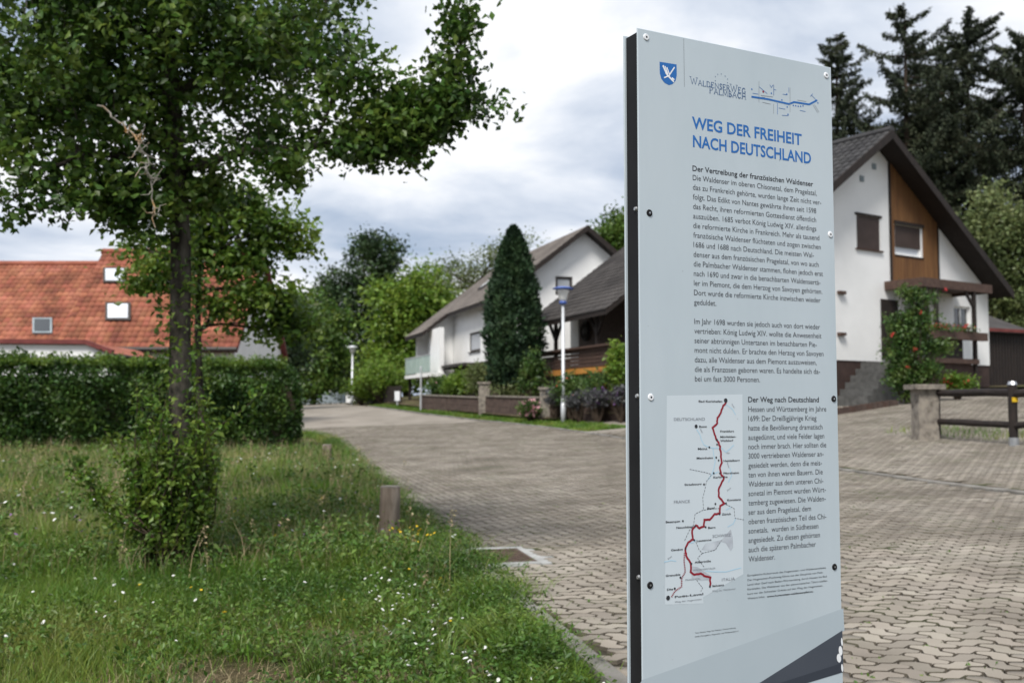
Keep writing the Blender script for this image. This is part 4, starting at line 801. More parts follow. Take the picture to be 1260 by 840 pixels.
MB(H2).box((-kb + .01, bb + .3, zb3 - .001 + .0), (-kw2 + .9, bc - .02, zb3 + .15)).build('bay_floor', M_white, h2)
MB(H2).box((-kw2 + .05, .7, g2 - 1), (kw2 - .05, L2 - .1, zb2)).build('basement', M_plinth, h2)
MB(H2).box((-kb + .1, 3.5, zb2 - .25), (-kw2 + .04, bs + .5, zb2 - .1)).build('lean_to_roof', M_frame, h2)
for s_ in (-1, 1):
    e0, e1, r0, r1 = (s_ * k2m, 0, r2(k2m)), (s_ * k2m, L2 + .6, r2(k2m)), (0, 0, z2), (0, L2 + .6, z2)
    q = MB(H2); slope_slab(q, e0, e1, r0, r1, .2); rf = q.build('roof_slope', M_dwood, h2); tiles('roof_tiles', H2, e0, e1, r0, r1, M_tilegrey, rf, .33, .36, .03)
    q = MB(H2); slope_slab(q, (s_ * (k2m + .02), -.05, r2(k2m) + .04), (s_ * (k2m + .02), -.002, r2(k2m) + .04), (0, -.05, z2 + .05), (0, -.002, z2 + .05), .3); q.build('verge_board', M_dwood, rf)
e0, e1, r0, r1 = (-k2x, bs, r2(k2x)), (-k2x, L2 + .6, r2(k2x)), (-k2m - .01, bs, r2(k2m + .01)), (-k2m - .01, L2 + .6, r2(k2m + .01))
q = MB(H2); slope_slab(q, e0, e1, r0, r1, .2); rf = q.build('lower_roof', M_dwood, h2); tiles('roof_tiles', H2, e0, e1, r0, r1, M_tilegrey, rf, .33, .36, .03)
for px_, py_ in ((602, 351),):
    a_ = -2.6; b_ = H2.hit_a(px_, py_, a_)[0]; sk = MB(H2)
    slope_slab(sk, (a_ - .55, b_ - .5, r2(a_ - .55) + .2), (a_ - .55, b_ + .5, r2(a_ - .55) + .2), (a_ + .45, b_ - .5, r2(a_ + .45) + .2), (a_ + .45, b_ + .5, r2(a_ + .45) + .2), .25); so = sk.build('skylight', M_frame, h2)
    sk = MB(H2); slope_slab(sk, (a_ - .47, b_ - .42, r2(a_ - .47) + .215), (a_ - .47, b_ + .42, r2(a_ - .47) + .215), (a_ + .37, b_ - .42, r2(a_ + .37) + .215), (a_ + .37, b_ + .42, r2(a_ + .37) + .215), .02); sk.build('pane', M_pane, so)

# --- red tiled houses behind the hedge
def red_house(name, X0, X1, Yr, Ye, zr_, ze_, label, sky_l):
    T = lambda a, b, z: (a, b, z); gb_ = float(G((X0 + X1) / 2, Ye))
    t = thing(name, ((X0 + X1) / 2, Ye, gb_), label, 'house', 'red roofed houses behind the hedge')
    yb = 2 * Yr - Ye
    for ey in (Ye, yb):
        e0, e1, r0, r1 = (X0, ey, ze_), (X1, ey, ze_), (X0, Yr, zr_), (X1, Yr, zr_)
        q = MB(); slope_slab(q, e0, e1, r0, r1, .18); rf = q.build('roof_slope', M_redtrim, t); tiles('roof_tiles', T, e0, e1, r0, r1, M_tilered, rf, .25, .31, .045)
        if ey == Ye:
            for px0, py0, px1, py1, bright in sky_l:
                sl_ = (zr_ - ze_) / (Yr - Ye)
                def onr(px_, py_):
                    r_ = ray(px_, py_); k_ = (EYE - ze_ + sl_ * Ye) / (sl_ * r_[1] - r_[2]); return r_ * k_ + (0, 0, EYE)
                c0, c1, c2, c3 = onr(px0, py1), onr(px1, py1), onr(px1, py0), onr(px0, py0); nm = np.array((0, -sl_, 1)) / math.hypot(1, sl_)
                def quad(mb_, ins, d0, d1):
                    ce = (c0 + c1 + c2 + c3) / 4; cs = [ce + (c - ce) * ins for c in (c0, c1, c2, c3)]
                    mb_.add([tuple(c + nm * d0) for c in cs] + [tuple(c + nm * d1) for c in cs], [(3, 2, 1, 0), (4, 5, 6, 7), (0, 1, 5, 4), (1, 2, 6, 5), (2, 3, 7, 6), (3, 0, 4, 7)]); return mb_
                so = quad(MB(), 1, -.02, .14).build('skylight', M_frame if bright else M_greyf, rf); quad(MB(), .8, .1, .155).build('pane', M_skyl if bright else M_pane, so)
    mb = MB(); sc = (zr_ - ze_) / (Yr - Ye)
    for X in (X0 + .25, X1 - .25): MB().add([(X, Ye + .5, gb_ - .5), (X, yb - .5, gb_ - .5), (X, yb - .5, ze_ + .3), (X, Yr, zr_ - .25), (X, Ye + .5, ze_ + .3)], [(0, 1, 2, 3, 4)]).build('gable_wall', M_white, t)
    mb = MB(); hs_ = [(X0 + (X1 - X0) * f0, X0 + (X1 - X0) * f1, gb_ + 1.0, ze_ - .25) for f0, f1 in ((.32, .52), (.62, .82))]
    wall_b(mb, [(X0 + .26, gb_ - .5), (X1 - .26, gb_ - .5), (X1 - .26, ze_ + .3), (X0 + .26, ze_ + .3)], hs_, Ye + .5); mb.build('wall', M_white, t)
    for h in hs_: window(None, h, Ye + .5, t, M_wframe, M_pane, 2)
    mb = MB(); mb.tube([(X0 - .05, Yr, zr_ + .05), (X1 + .05, Yr, zr_ + .05)], .14, 8); mb.build('ridge_cap', M_tilered, t)
    mb = MB(); mb.tube([(X0, Ye - .1, ze_ - .05), (X1, Ye - .1, ze_ - .05)], .09, 8); mb.build('gutter', M_frame, t)
    return t
a = at(117, 311, 44); b = at(292, 430, 39.5)
red_house('red_tiled_house', a[0] + .35, b[0], 44, 39.5, a[2], at(200, 428, 39.5)[2], 'red tiled house with two pale skylights behind the leafy tree', [(128, 332, 156, 350, 1), (130.5, 375, 161.5, 396.5, 1)])
c = at(50, 326, 44.8)
red_house('red_tiled_house', -36, a[0] + .32, 44.8, 40.3, c[2], at(50, 425, 40.3)[2], 'red tiled house with one small dark roof window at the left edge', [(41, 394, 65, 412.5, 0)])
xa = at(136, 432, 33.5); xb = at(106, 420, 33.5); g4 = float(G(-14, 33.5))
an = thing('flat_annex', (-17, 33.5, g4), 'white annex wall with oxblood roof edge just above the hedge', 'annex')
mb = MB(); wall_b(mb, [(-30, g4 - .3), (xa[0] - .05, g4 - .3), (xa[0] - .05, xa[2] - .12), (xb[0], xb[2] - .12), (-30, xb[2] + .0)], [], 33.5); mb.build('wall', M_white, an)
mb = MB(); mb.bar((-30, 33.45, xb[2] + .1), tuple(xb + (0, -.05, -.02)), .22, .14).bar(tuple(xb + (0.01, -.05, -.02)), tuple(xa + (.1, -.05, -.03)), .22, .14); mb.build('roof_edge', M_redtrim, an)
mb = MB(); mb.add([(-30, 33.6, xb[2] + .1), (xb[0], 33.6, xb[2] - .04), (xa[0], 33.6, xa[2] - .06), (xa[0], 38, xa[2] - .06), (xb[0], 38, xb[2] - .04), (-30, 38, xb[2] + .1)], [(0, 1, 4, 5), (1, 2, 3, 4)]); mb.build('roof', M_tilered, an)
# --- small far house at the end of the lane
fh = at(416, 470, 112); gf = float(G(fh[0], 112)); t = thing('far_house', (fh[0], 112, gf), 'small white house with orange roof far down the lane', 'house')
Tf = lambda a, b, z: (fh[0] + a, 112 + b, gf + z)
mb = MB(Tf); wall_b(mb, [(-2.2, -.5), (2.2, -.5), (2.2, 2.0), (0, 3.4), (-2.2, 2.0)], [(-.6, .5, .7, 1.7)], 0); mb.box((-2.2, .31, -.5), (2.2, 6, 1.95)); mb.build('wall', M_white, t); window(Tf, (-.6, .5, .7, 1.7), 0, t, M_wframe, M_pane)
for s_ in (-1, 1): q = MB(Tf); slope_slab(q, (s_ * 2.6, -.4, 1.8), (s_ * 2.6, 6.2, 1.8), (0, -.4, 3.55), (0, 6.2, 3.55), .15); q.build('roof_slope', M_tilered, t)

# ------------------------------------------------------------------ street lamps, posts, fence, garden walls
def lamp(px_, Y, top_py, r, label, style=0, low=0):
    b = GP(px_, Y); zt = at(px_, top_py, Y)[2]; h = zt - b[2]
    t = thing('street_lamp', b, label, 'street lamp', 'street lamps along the lane')
    MB().tube([b - (0, 0, .2), b + (0, 0, .95)], r * 1.45, 12).build('pole_base', M_lampm, t, smooth=True)
    MB().tube([b + (0, 0, .95), b + (0, 0, 1.02), b + (0, 0, h - .62)], [r * 1.45, r, r * .8], 12).build('pole', M_lampm, t, smooth=True)
    if style == 0:
        MB().lathe(b + (0, 0, h - .62), [(r * 1.2, -.06), (r * 2.2, -.02), (r * 2.2, .05), (r * 1.3, .052)], 18).build('collar', M_lampb, t, smooth=True)
        MB().lathe(b + (0, 0, h - .57), [(.11, 0), (.14, .1), (.215, .36), (.23, .4), (.21, .42)], 20).build('diffuser', M_lampg, t, smooth=True)
        MB().lathe(b + (0, 0, h - .148), [(.24, 0), (.38, .03), (.385, .05), (.27, .09), (.12, .12), (.02, .128)], 24).build('lamp_hat', M_lampb, t, smooth=True)
    else:
        MB().lathe(b + (0, 0, h - .6), [(.08, -.02), (.16, .02), (.2, .3), (.19, .33)], 16).build('diffuser', M_lampg, t, smooth=True)
        MB().lathe(b + (0, 0, h - .265), [(.28, 0), (.42, .04), (.36, .12), (.05, .22)], 20).build('lamp_hat', M_lampm, t, smooth=True)
    return t
lamp(693, 36, 351.5, .062, 'tall street lamp with blue hat and white diffuser before the deck house')
lamp(433.5, 74, 424, .085, 'grey street lamp farther down the lane beside the bright trees', 1)
lamp(375, 92, 446, .09, 'farthest small street lamp just beyond the hedge end', 1)
def wpost(px_, Y, top_py, r, label, lean=(0, 0)):
    b = GP(px_, Y); zt = at(px_, top_py, Y)[2]; n = 14; h = zt - b[2]
    t = thing('wooden_post', b, label, 'post', 'wooden posts along the meadow edge')
    path = [b + (0, 0, -.3), b + (lean[0] * .3, 0, h * .3), b + (lean[0] * .7, 0, h * .7), b + (lean[0], lean[1], h - .02)]
    MB().tube(path, [r * 1.03, r * 1.03, r, r * .98], n, wob=.05).build('shaft', M_post, t, smooth=True)
    MB().tube([path[-1], path[-1] + (0, 0, .012)], [r * .99, r * .9], n).build('top_cut', M_stone, t)
wpost(480, 10.35, 596.5, .105, 'round weathered wooden post nearest the sign at the meadow edge', (.01, 0))
wpost(403.5, 22.3, 546, .10, 'middle wooden post farther along the meadow edge')
wpost(358, 38, 512, .10, 'most distant wooden post by the hedge end')
# stone pillar and rail fence on the right
pb = GP(1137, 20); p_ = thing('stone_pillar', pb, 'short stone gate pillar with flat cap at the left end of rail fence', 'pillar')
q = MB(); z1 = at(1137, 479, 20)[2]; hw = .2
v_ = []
for i, z in enumerate(np.linspace(pb[2] - .2, z1, 7)):
    for dx, dy in ((-1, -1), (1, -1), (1, 1), (-1, 1)): v_.append((pb[0] + dx * (hw + rng.normal() * .008), pb[1] + dy * (hw + rng.normal() * .008), z))
q.add(v_, [(4 * i + j, 4 * i + (j + 1) % 4, 4 * i + 4 + (j + 1) % 4, 4 * i + 4 + j) for i in range(6) for j in range(4)] + [(24, 25, 26, 27)]); q.build('shaft', M_stone, p_)
MB().box((pb[0] - .30, pb[1] - .30, z1 + .002), (pb[0] + .30, pb[1] + .30, z1 + .10)).build('cap_stone', M_stone, p_)
fpts = [GP(1151, 19.9), GP(1245, 17.6), GP(1375, 15.4)]
fe = thing('rail_fence', fpts[0], 'dark wooden post and rail fence in front of the forecourt', 'fence')
for i, f_ in enumerate(fpts):
    tp_ = f_ + (0, 0, 1.08 if i else 1.0)
    po_ = MB().tube([f_ + (0, 0, .12 if i else -.1), tp_], .075, 10, wob=.08).build('fence_post', M_dwood, fe)
    if i:
        MB().tube([f_ - (0, 0, .2), f_ + (0, 0, .16)], .085, 10).build('steel_shoe', M_steel, po_); MB().tube([tp_, tp_ + (0, 0, .06)], [.085, .06], 10).build('post_cap', M_steel, po_)
        MB().box(tuple(f_ + (-.05, -.09, .78)), tuple(f_ + (.05, -.077, .86))).build('reflector', M_yel, po_)
for i in range(2):
    for hgt, rr in ((.92, .072), (.36, .062)): 
        pth = bend(fpts[i] + (0.02, -.02, hgt), fpts[i + 1] + (0, -.02, hgt + (.02 if i == 0 else .1)), 7, .008); MB().tube(pth, rr, 9, wob=.14).build('rail', M_dwood, fe)
# garden walls with pillars along the lane
def gwall(px0, Y0, px1, Y1, h, label, coping=True):
    a, b = GP(px0, Y0), GP(px1, Y1); t = thing('garden_wall', (a + b) / 2, label, 'wall', 'brown garden walls along the lane')
    d = (b - a); n = 4
    for i in range(n):
        p0, p1 = a + d * i / n, a + d * (i + 1) / n - d * .004
        for z0, z1, th in ((-.25, h * .5 - .01, .2), (h * .5, h, .196)):
            mb = MB(); mb.bar(p0 + (0, 0, (z0 + z1) / 2), p1 + (0, 0, (z0 + z1) / 2), th, z1 - z0); mb.build('wall_panel', M_gwall, t)
    if coping: MB().bar(a + (0, 0, h + .035), b + (0, 0, h + .035), .3, .06).build('coping', M_stone, t)
def gpillar(px_, Y, h, label):
    b = GP(px_, Y); t = thing('garden_pillar', b, label, 'pillar', 'stone pillars of the garden walls')
    MB().box(tuple(b - (.24, .24, .3)), tuple(b + (.24, .24, h))).build('shaft', M_stone, t); MB().box(tuple(b + (-.3, -.3, h + .002)), tuple(b + (.3, .3, h + .09))).build('cap', M_stone, t)
gwall(519, 52.5, 592, 44.5, .72, 'long brown garden wall below the balcony house')
gwall(600, 43.6, 666, 38.6, .80, 'brown garden wall between the two stone pillars left of the lamp')
gwall(679, 37.6, 800, 33.0, .55, 'low brown garden wall below the timber deck behind the lamp')
gpillar(596, 44.0, 1.35, 'left stone pillar with flat cap below the dark cypress')
gpillar(672, 38.0, 1.15, 'right stone pillar with flat cap beside the pink hydrangea')
# fences and gate at the far end
def slatfence(px0, Y0, px1, Y1, h, m, label, n):
    a, b = GP(px0, Y0), GP(px1, Y1); t = thing('board_fence', (a + b) / 2, label, 'fence', 'fences at the far end of the lane')
    for i in range(n):
        p0 = a + (b - a) * i / n; p1 = a + (b - a) * (i + .93) / n; hh = h + rng.normal() * .01
        MB().bar(p0 + (0, 0, hh / 2), p1 + (0, 0, hh / 2), .04, hh).build('board', m, t)
slatfence(352, 92, 426, 84, .95, M_greyf, 'pale grey fence across the far end of the lane', 16)
slatfence(437, 71, 494, 60, 1.15, M_dwood, 'dark board fence right of the far street lamp', 18)
pp = GP(518, 51.5); sp = thing('sign_pole', pp, 'thin grey pole standing at the end of the long garden wall', 'pole'); zt = at(518, 452, 51.5)[2]
MB().tube([pp - (0, 0, .2), (pp[0], pp[1], zt)], .045, 8).build('shaft', M_lampm, sp); MB().tube([(pp[0], pp[1], zt), (pp[0], pp[1], zt + .05)], [.055, .03], 8).build('cap', M_lampm, sp)
wpl = at(489, 487, 59); wp = thing('notice_plate', (wpl[0], 59, float(G(wpl[0], 59))), 'small white notice plate on the dark board fence', 'plate')
MB().box((wpl[0] - .15, 58.9, wpl[2] - .28), (wpl[0] + .15, 58.93, wpl[2] + .28)).build('plate', M_wht, wp); MB().box((wpl[0] - .03, 58.94, wpl[2] - 1.2), (wpl[0] + .03, 59, wpl[2] + .25)).build('stake', M_lampm, wp)

# ------------------------------------------------------------------ near tree
def lk(px_, py_, Y): return at(px_, py_, Y)
NY = 8.9; nb_ = GP(222, NY)
nt_ = thing('roadside_tree', nb_, 'large dark leafy tree with grey trunk overhanging the upper left', 'tree')
trunk = [nb_ - (0, 0, .2), nb_ + (0, 0, .15)] + [lk(*q, NY) for q in ((222, 600), (221, 500), (222, 400), (223, 300), (217, 220), (210, 120), (202, 20), (196, -90), (200, -200), (206, -330))]
tb = MB().tube(trunk, [.17, .135, .108, .097, .092, .09, .088, .09, .075, .06, .045, .025], 14, wob=.12)
tb.build('trunk', M_bark, nt_, smooth=True)
def along(Q, n, rad, t0=.15):
    t = t0 + (1 - t0) * rng.random(n); i = (t * (len(Q) - 1)); lo = np.clip(i.astype(int), 0, len(Q) - 2); return Q[lo] + (Q[lo + 1] - Q[lo]) * (i - lo)[:, None] + rng.normal(size=(n, 3)) * rad
def limb(pts, r0, r1):
    P = np.array(pts); t = np.linspace(0, 1, len(P)); tt = np.linspace(0, 1, 4 * len(P)); Q = np.stack([np.interp(tt, t, P[:, i]) for i in range(3)], 1); Q[1:-1] += rng.normal(size=Q[1:-1].shape) * .012
    MB().tube(Q, np.linspace(r0, r1, len(Q)), 7, wob=.1).build('limb', M_bark, nt_, smooth=True); return Q
R1 = limb([lk(216, 215, NY), lk(262, 196, NY - .1), lk(320, 186, NY - .2), lk(385, 180, NY - .35), lk(440, 170, NY - .4), lk(500, 160, NY - .45), lk(552, 146, NY - .5)], .05, .014)
R2 = limb([lk(540, 150, NY - .5), lk(556, 105, NY - .5), lk(566, 50, NY - .52), lk(570, 2, NY - .55)], .014, .004)
R3 = limb([lk(552, 146, NY - .5), lk(580, 138, NY - .5), lk(606, 146, NY - .5)], .012, .004)
R4 = limb([lk(210, 120, NY), lk(290, 70, NY + .2), lk(350, 30, NY + .4), lk(400, 0, NY + .5), lk(430, -30, NY + .6)], .04, .008)
R5 = limb([lk(218, 230, NY), lk(160, 190, NY - .3), lk(100, 190, NY - .6), lk(40, 215, NY - .8), lk(10, 250, NY - .8)], .04, .006)
R6 = limb([lk(214, 180, NY), lk(130, 110, NY + .4), lk(50, 80, NY + .7), lk(-40, 90, NY + .8)], .045, .008)
R7 = limb([lk(205, 60, NY), lk(120, 0, NY - .5), lk(40, -40, NY - .9), lk(-60, -60, NY - 1)], .04, .008)
R8 = limb([lk(320, 186, NY - .2), lk(345, 205, NY - .3), lk(355, 232, NY - .35)], .014, .004)
R9 = limb([lk(430, 172, NY - .4), lk(455, 192, NY - .4), lk(500, 188, NY - .5), lk(520, 195, NY - .5)], .012, .004)
R10 = limb([lk(385, 180, NY - .35), lk(410, 120, NY - .5), lk(432, 95, NY - .6), lk(446, 75, NY - .6)], .016, .005)
R11 = limb([lk(100, 190, NY - .6), lk(80, 240, NY - .7), lk(95, 268, NY - .7)], .014, .004)
R12 = limb([lk(220, 262, NY), lk(180, 235, NY - .4), lk(150, 250, NY - .5), lk(132, 282, NY - .5)], .02, .004)
R13 = limb([lk(206, 20, NY), lk(300, -80, NY - .5), lk(400, -130, NY - .6)], .04, .008)
R14 = limb([lk(440, 170, NY - .4), lk(470, 130, NY - .5), lk(490, 126, NY - .5), lk(520, 128, NY - .5)], .012, .004)
cents = [blobs(560, lk(165, 20, NY), (1.85, 1.8, 1.2), .05), along(np.array(trunk[6:9]), 110, .3, 0), blobs(60, lk(165, 240, NY - .2), (.42, .4, .33), .1), blobs(34, lk(255, 235, NY + .1), (.3, .3, .2), .1), blobs(330, lk(200, -210, NY), (2.0, 2.0, 1.5), .25), blobs(150, lk(330, 70, NY), (.9, 1.0, .75), .1), blobs(200, lk(50, 120, NY - .5), (.95, .9, .7), .1)]
cents += [along(R1, 60, .17, .1), along(R1, 60, .12, .5), along(R2, 60, .07, .0), along(R2[:8], 22, .10, .0), along(R3, 22, .09, 0), along(R4, 70, .2, .2), along(R5, 60, .17), along(R6, 70, .22), along(R7, 60, .25), along(R8, 26, .12), along(R9, 40, .11), along(R10, 46, .17), along(R11, 26, .12), along(R12, 40, .12), along(R14, 40, .12), blobs(30, lk(515, 165, NY - .5), (.38, .3, .22), .1)]
cents = np.concatenate(cents)
# leave the trunk and the sky to the right of it clear
c0, s0 = math.cos(PITCH), math.sin(PITCH); dd = cents[:, 1] * c0 + (cents[:, 2] - EYE) * s0; cpx = 630 + F * cents[:, 0] / dd; cpy = 420 - F * (-cents[:, 1] * s0 + (cents[:, 2] - EYE) * c0) / dd
limy = np.interp(cpx, [-60, 0, 30, 70, 110, 130, 170, 230, 280, 330, 370, 380, 440, 520, 545, 560, 620], [290, 290, 282, 272, 250, 285, 305, 300, 250, 236, 242, 205, 205, 200, 172, 152, 150])
cents = cents[cpy < limy - 10 + rng.normal(size=len(cpy)) * 8]
P = clusters(cents, 23, .085)
mesh_np('crown', leaf_faces(P, .07, .68, .35, .35), 4, LEAF, LF['near'], nt_)
tw = MB(); pick = cents[rng.permutation(len(cents))[:420]]; alll = np.concatenate([R1, R2, R3, R4, R5, R6, R7, R8, R9, R10, R11, R12, R13, R14])
for q in pick:
    s_ = alll[np.argmin(np.linalg.norm(alll - q, axis=1) + .1 * rng.random(len(alll)))]; tw.tube(bend(s_, q, 4, .1), [.006, .005, .004, .002], 4, cap=False)
tw.build('twigs', M_bark, nt_, kind='stuff')
# dead lichen-covered branch hanging in the crown
db = MB(); d0 = limb([lk(120, 130, NY - .9), lk(150, 150, NY - .95), lk(170, 172, NY - 1.0), lk(178, 190, NY - 1.0), lk(186, 230, NY - 1.0), lk(191, 280, NY - 1.0)], .006, .003)
for i in range(46):
    s_ = along(d0, 1, 0)[0]; e = s_ + rng.normal(size=3) * .06; db.tube(bend(s_, e, 4, .15), [.005, .004, .003, .002], 4, cap=False)
db.tube(d0, np.linspace(.009, .004, len(d0)), 6); db.build('dead_branch', M_lich, nt_)

# shoots and ivy round the trunk
sb = nb_ + (0, -.15, 0); bu = thing('trunk_shoots', sb, 'upright leafy shoots growing thickly round the foot of the big tree', 'shrub')
stems = []
smb = MB()
for i in range(92):
    a_ = rng.random() * 6.28; r_ = .21 * rng.random() ** .5; p0 = sb + (r_ * .8 * math.cos(a_), r_ * .7 * math.sin(a_), -.05)
    h_ = .8 + .85 * rng.random() if r_ < .16 else .5 + .9 * rng.random(); p1 = p0 + (math.cos(a_) * (.05 + .22 * rng.random()), math.sin(a_) * .22, h_)
    Q = bend(p0, p1, 7, .06); stems.append(Q); smb.tube(Q, np.linspace(.008, .002, 7), 4, cap=False)
for tx, ty, h0 in ((80, 555, 0), (108, 585, 0), (96, 570, 0)):        # shoots leaning left
    Q = bend(lk(190, 662, NY - .4), lk(tx, ty, NY - .5), 8, .04); stems += [Q, Q]; smb.tube(Q, np.linspace(.007, .002, 8), 4, cap=False)
for tx, ty in ((320, 482), (128, 528), (168, 470)): Q = bend(lk(250, 560, NY - .2) if tx > 200 else lk(185, 600, NY - .3), lk(tx, ty, NY - .2), 8, .05); stems.append(Q); smb.tube(Q, np.linspace(.006, .002, 8), 4, cap=False)
smb.build('stem', M_barkb, bu, kind='stuff')
P = np.concatenate([along(Q, 85, .05, .26) for Q in stems] + [along(np.array(trunk[1:6]), 1500, .12, .1), along(np.array(trunk[4:8]), 300, .10, 0)])
mesh_np('foliage', leaf_faces(P, .056, .55, .3, .2), 4, LEAF, LF['bush'], bu)

# ------------------------------------------------------------------ young tree behind, hedge
yb_ = GP(262, 14); L_ = lambda x, y, rx, ry, Y=14: (lk(x, y, Y), (rx * Y / F, ry * Y / F, ry * Y / F))
tree('young_tree', yb_, lk(250, 270, 14), [L_(240, 295, 50, 26), L_(310, 268, 46, 20), L_(355, 292, 52, 18), L_(300, 320, 60, 22), L_(195, 338, 46, 24, 13.6), L_(330, 362, 52, 20), L_(350, 400, 46, 20, 14.3), L_(275, 375, 34, 16), L_(285, 245, 40, 18), L_(172, 300, 26, 12), L_(232, 262, 30, 16)], LF['young'], 'young green tree standing behind the trunk of the big tree', size=.095, ncl=190, per=56, clr=.14, trunk_r=.075, barkm=M_bark, shell=.3)
def hedge(label, p0, p1, h, th, n):
    a, b = GP(*p0), GP(*p1); d = b - a; Lh = np.linalg.norm(d[:2]); u = np.array((d[0], d[1], 0)) / Lh; nn_ = np.array((u[1], -u[0], 0)); t = thing('hedge', (a + b) / 2, label, 'hedge')
    s = rng.random(n) * Lh; side = rng.random(n); top = rng.random(n) < .3; zf_ = np.where(top, 1.0, rng.random(n)); depth = np.where(top, rng.random(n) * th, .28 * rng.random(n) ** 2)
    endm = rng.random(n) < .07; s = np.where(endm, Lh - .3 * rng.random(n), s); depth = np.where(endm, rng.random(n) * th, depth)
    wv = .14 * np.sin(s * 1.9) + .10 * np.sin(s * 4.3 + 1) + .07 * np.sin(s * 9.1 + zf_ * 5) + .06 * np.sin(zf_ * 11 + s * 2.3); rnd_ = .55 * np.clip(zf_ - .7, 0, 1) ** 2 / .09
    ends = .5 * np.clip((s - (Lh - .7)) / .7, 0, 1) ** 2
    hh = h + .06 * np.sin(s * 2.7) + .07 * np.sin(s * 6.1 + 2) - ends * .8
    P = a + u * s[:, None] + nn_ * (th / 2 - depth + wv - rnd_ - ends)[:, None]; gz_ = G(P[:, 0], P[:, 1]); P[:, 2] = gz_ + zf_ * hh + rng.normal(size=n) * .05 + np.where(top & (rng.random(n) < .12), .22 * rng.random(n), 0)
    mesh_np('foliage', leaf_faces(P, .10, .6, .3, 0), 4, LEAF, LF['hedge'], t)
    ns_ = 900; ss = rng.random(ns_) * (Lh - .5); ps = a + u * ss[:, None] + nn_ * (th / 2 - .25 - rng.random(ns_) * th * .6)[:, None]; ps[:, 2] = G(ps[:, 0], ps[:, 1]) + h + .02 * rng.normal(size=ns_); hg = .10 + .26 * rng.random(ns_) ** 2
    tq = rng.random((ns_, 16)); P = ps[:, None] + np.stack([.03 * rng.normal(size=(ns_, 16)), .03 * rng.normal(size=(ns_, 16)), tq * hg[:, None]], -1)
    mesh_np('new_shoots', leaf_faces(P.reshape(-1, 3), .075, .55, .2), 4, LEAF, LF['young'], t, kind='stuff')
    mb = MB(); k = 30
    v_ = []
    for i in range(k + 1):
        c = a + d * (i / k) - d * (.0 if i < k else .02); g_ = float(G(c[0], c[1])); hs_ = (h - .3) * (1 if i < k else .7)
        for q_ in ((th / 2 - .3, 0), (th / 2 - .3, hs_ * .8), (th / 2 - .55, hs_), (-th / 2 + .3, hs_), (-th / 2 + .2, 0)): v_.append(c * (1, 1, 0) + nn_ * q_[0] + (0, 0, g_ + q_[1]))
    mb.add(v_, [(5 * i + j, 5 * i + 5 + j, 5 * i + 5 + (j + 1) % 5, 5 * i + (j + 1) % 5) for i in range(k) for j in range(5)] + [tuple(range(5)), tuple(range(5 * k + 4, 5 * k - 1, -1))]); mb.build('inner_branches', M_barkb, t)
hedge('long clipped dark green hedge behind the meadow on the left', (-150, 24.0), (368, 28.5), 2.25, 1.5, 70000)

# ------------------------------------------------------------------ trees beyond
def bt(px_, Y, top_py, lobes, kind, label, **k):
    b = GP(px_, Y); ls = [(lk(x, y, Y + dy), (rx * Y / F, rx * Y / F * .9, ry * Y / F)) for x, y, rx, ry, dy in lobes]
    k = dict(dict(group='trees beyond the lane', trunk_r=.22, size=.32, clr=.55, ncl=260, per=66), **k); tree('broadleaf_tree', b, lk(px_, top_py, Y), ls, LF[kind], label, **k)
bt(448, 88, 330, [(452, 330, 32, 36, 0), (470, 312, 22, 22, 0), (425, 372, 32, 34, 0), (465, 380, 34, 42, 1), (440, 430, 44, 46, 0), (410, 350, 16, 16, 0), (400, 390, 24, 30, 0), (480, 350, 18, 26, 0), (455, 300, 16, 12, 0)], 'dark', 'tall dark tree rising above the far end of the lane', ncl=340)
bt(385, 78, 390, [(372, 410, 34, 36, 0), (400, 440, 34, 34, 0), (350, 440, 30, 38, 0), (385, 385, 24, 26, 0), (412, 400, 22, 26, 2), (375, 468, 44, 24, 0), (345, 400, 26, 34, 0)], 'mid', 'medium green tree right behind the hedge end')
bt(500, 76, 380, [(490, 385, 34, 34, 0), (520, 372, 34, 34, 0), (480, 425, 30, 34, 0), (515, 425, 38, 40, 1), (545, 390, 26, 30, 2), (470, 360, 16, 16, 0), (495, 455, 46, 26, 0), (520, 345, 22, 18, 0)], 'bright', 'bright green tree in front of the dark tree', ncl=320)
bt(585, 88, 330, [(560, 340, 30, 24, 0), (598, 322, 26, 20, 0), (622, 310, 20, 16, 0), (540, 362, 26, 24, 0), (580, 365, 34, 30, 0), (650, 303, 14, 10, 0)], 'pale', 'pale loose tree rising over the long grey roof', ncl=150, per=42, size=.24, clr=.55)
bt(758, 78, 280, [(758, 290, 24, 26, 0), (768, 275, 16, 14, 0), (775, 320, 30, 30, 0)], 'mid', 'round green tree top behind the roofs left of the sign', ncl=110)
bt(330, 62, 400, [(320, 400, 34, 32, 0), (352, 395, 24, 30, 0), (300, 430, 34, 30, 0), (345, 440, 30, 30, 0)], 'dark', 'dark tree half hidden behind the young tree', ncl=300, size=.26)
bt(412, 100, 440, [(420, 455, 30, 22, 0), (390, 458, 30, 22, 0), (445, 462, 28, 22, 0), (360, 455, 30, 24, 0)], 'dark', 'low dark tree at the very end of the lane', ncl=240)
bt(1228, 47, 300, [(1215, 290, 30, 44, 0), (1240, 330, 30, 44, 0), (1222, 255, 20, 22, 0), (1262, 300, 30, 44, 0), (1245, 385, 34, 30, 0), (1205, 335, 18, 28, 0)], 'pale', 'light green tree between the dark spruces and the garage', ncl=200, size=.20, clr=.35, per=70)
bt(560, 82, 420, [(560, 410, 34, 36, 0), (600, 400, 30, 34, 0), (535, 440, 28, 30, 0)], 'bright', 'bright green tree filling the gap left of the white balcony', ncl=220)
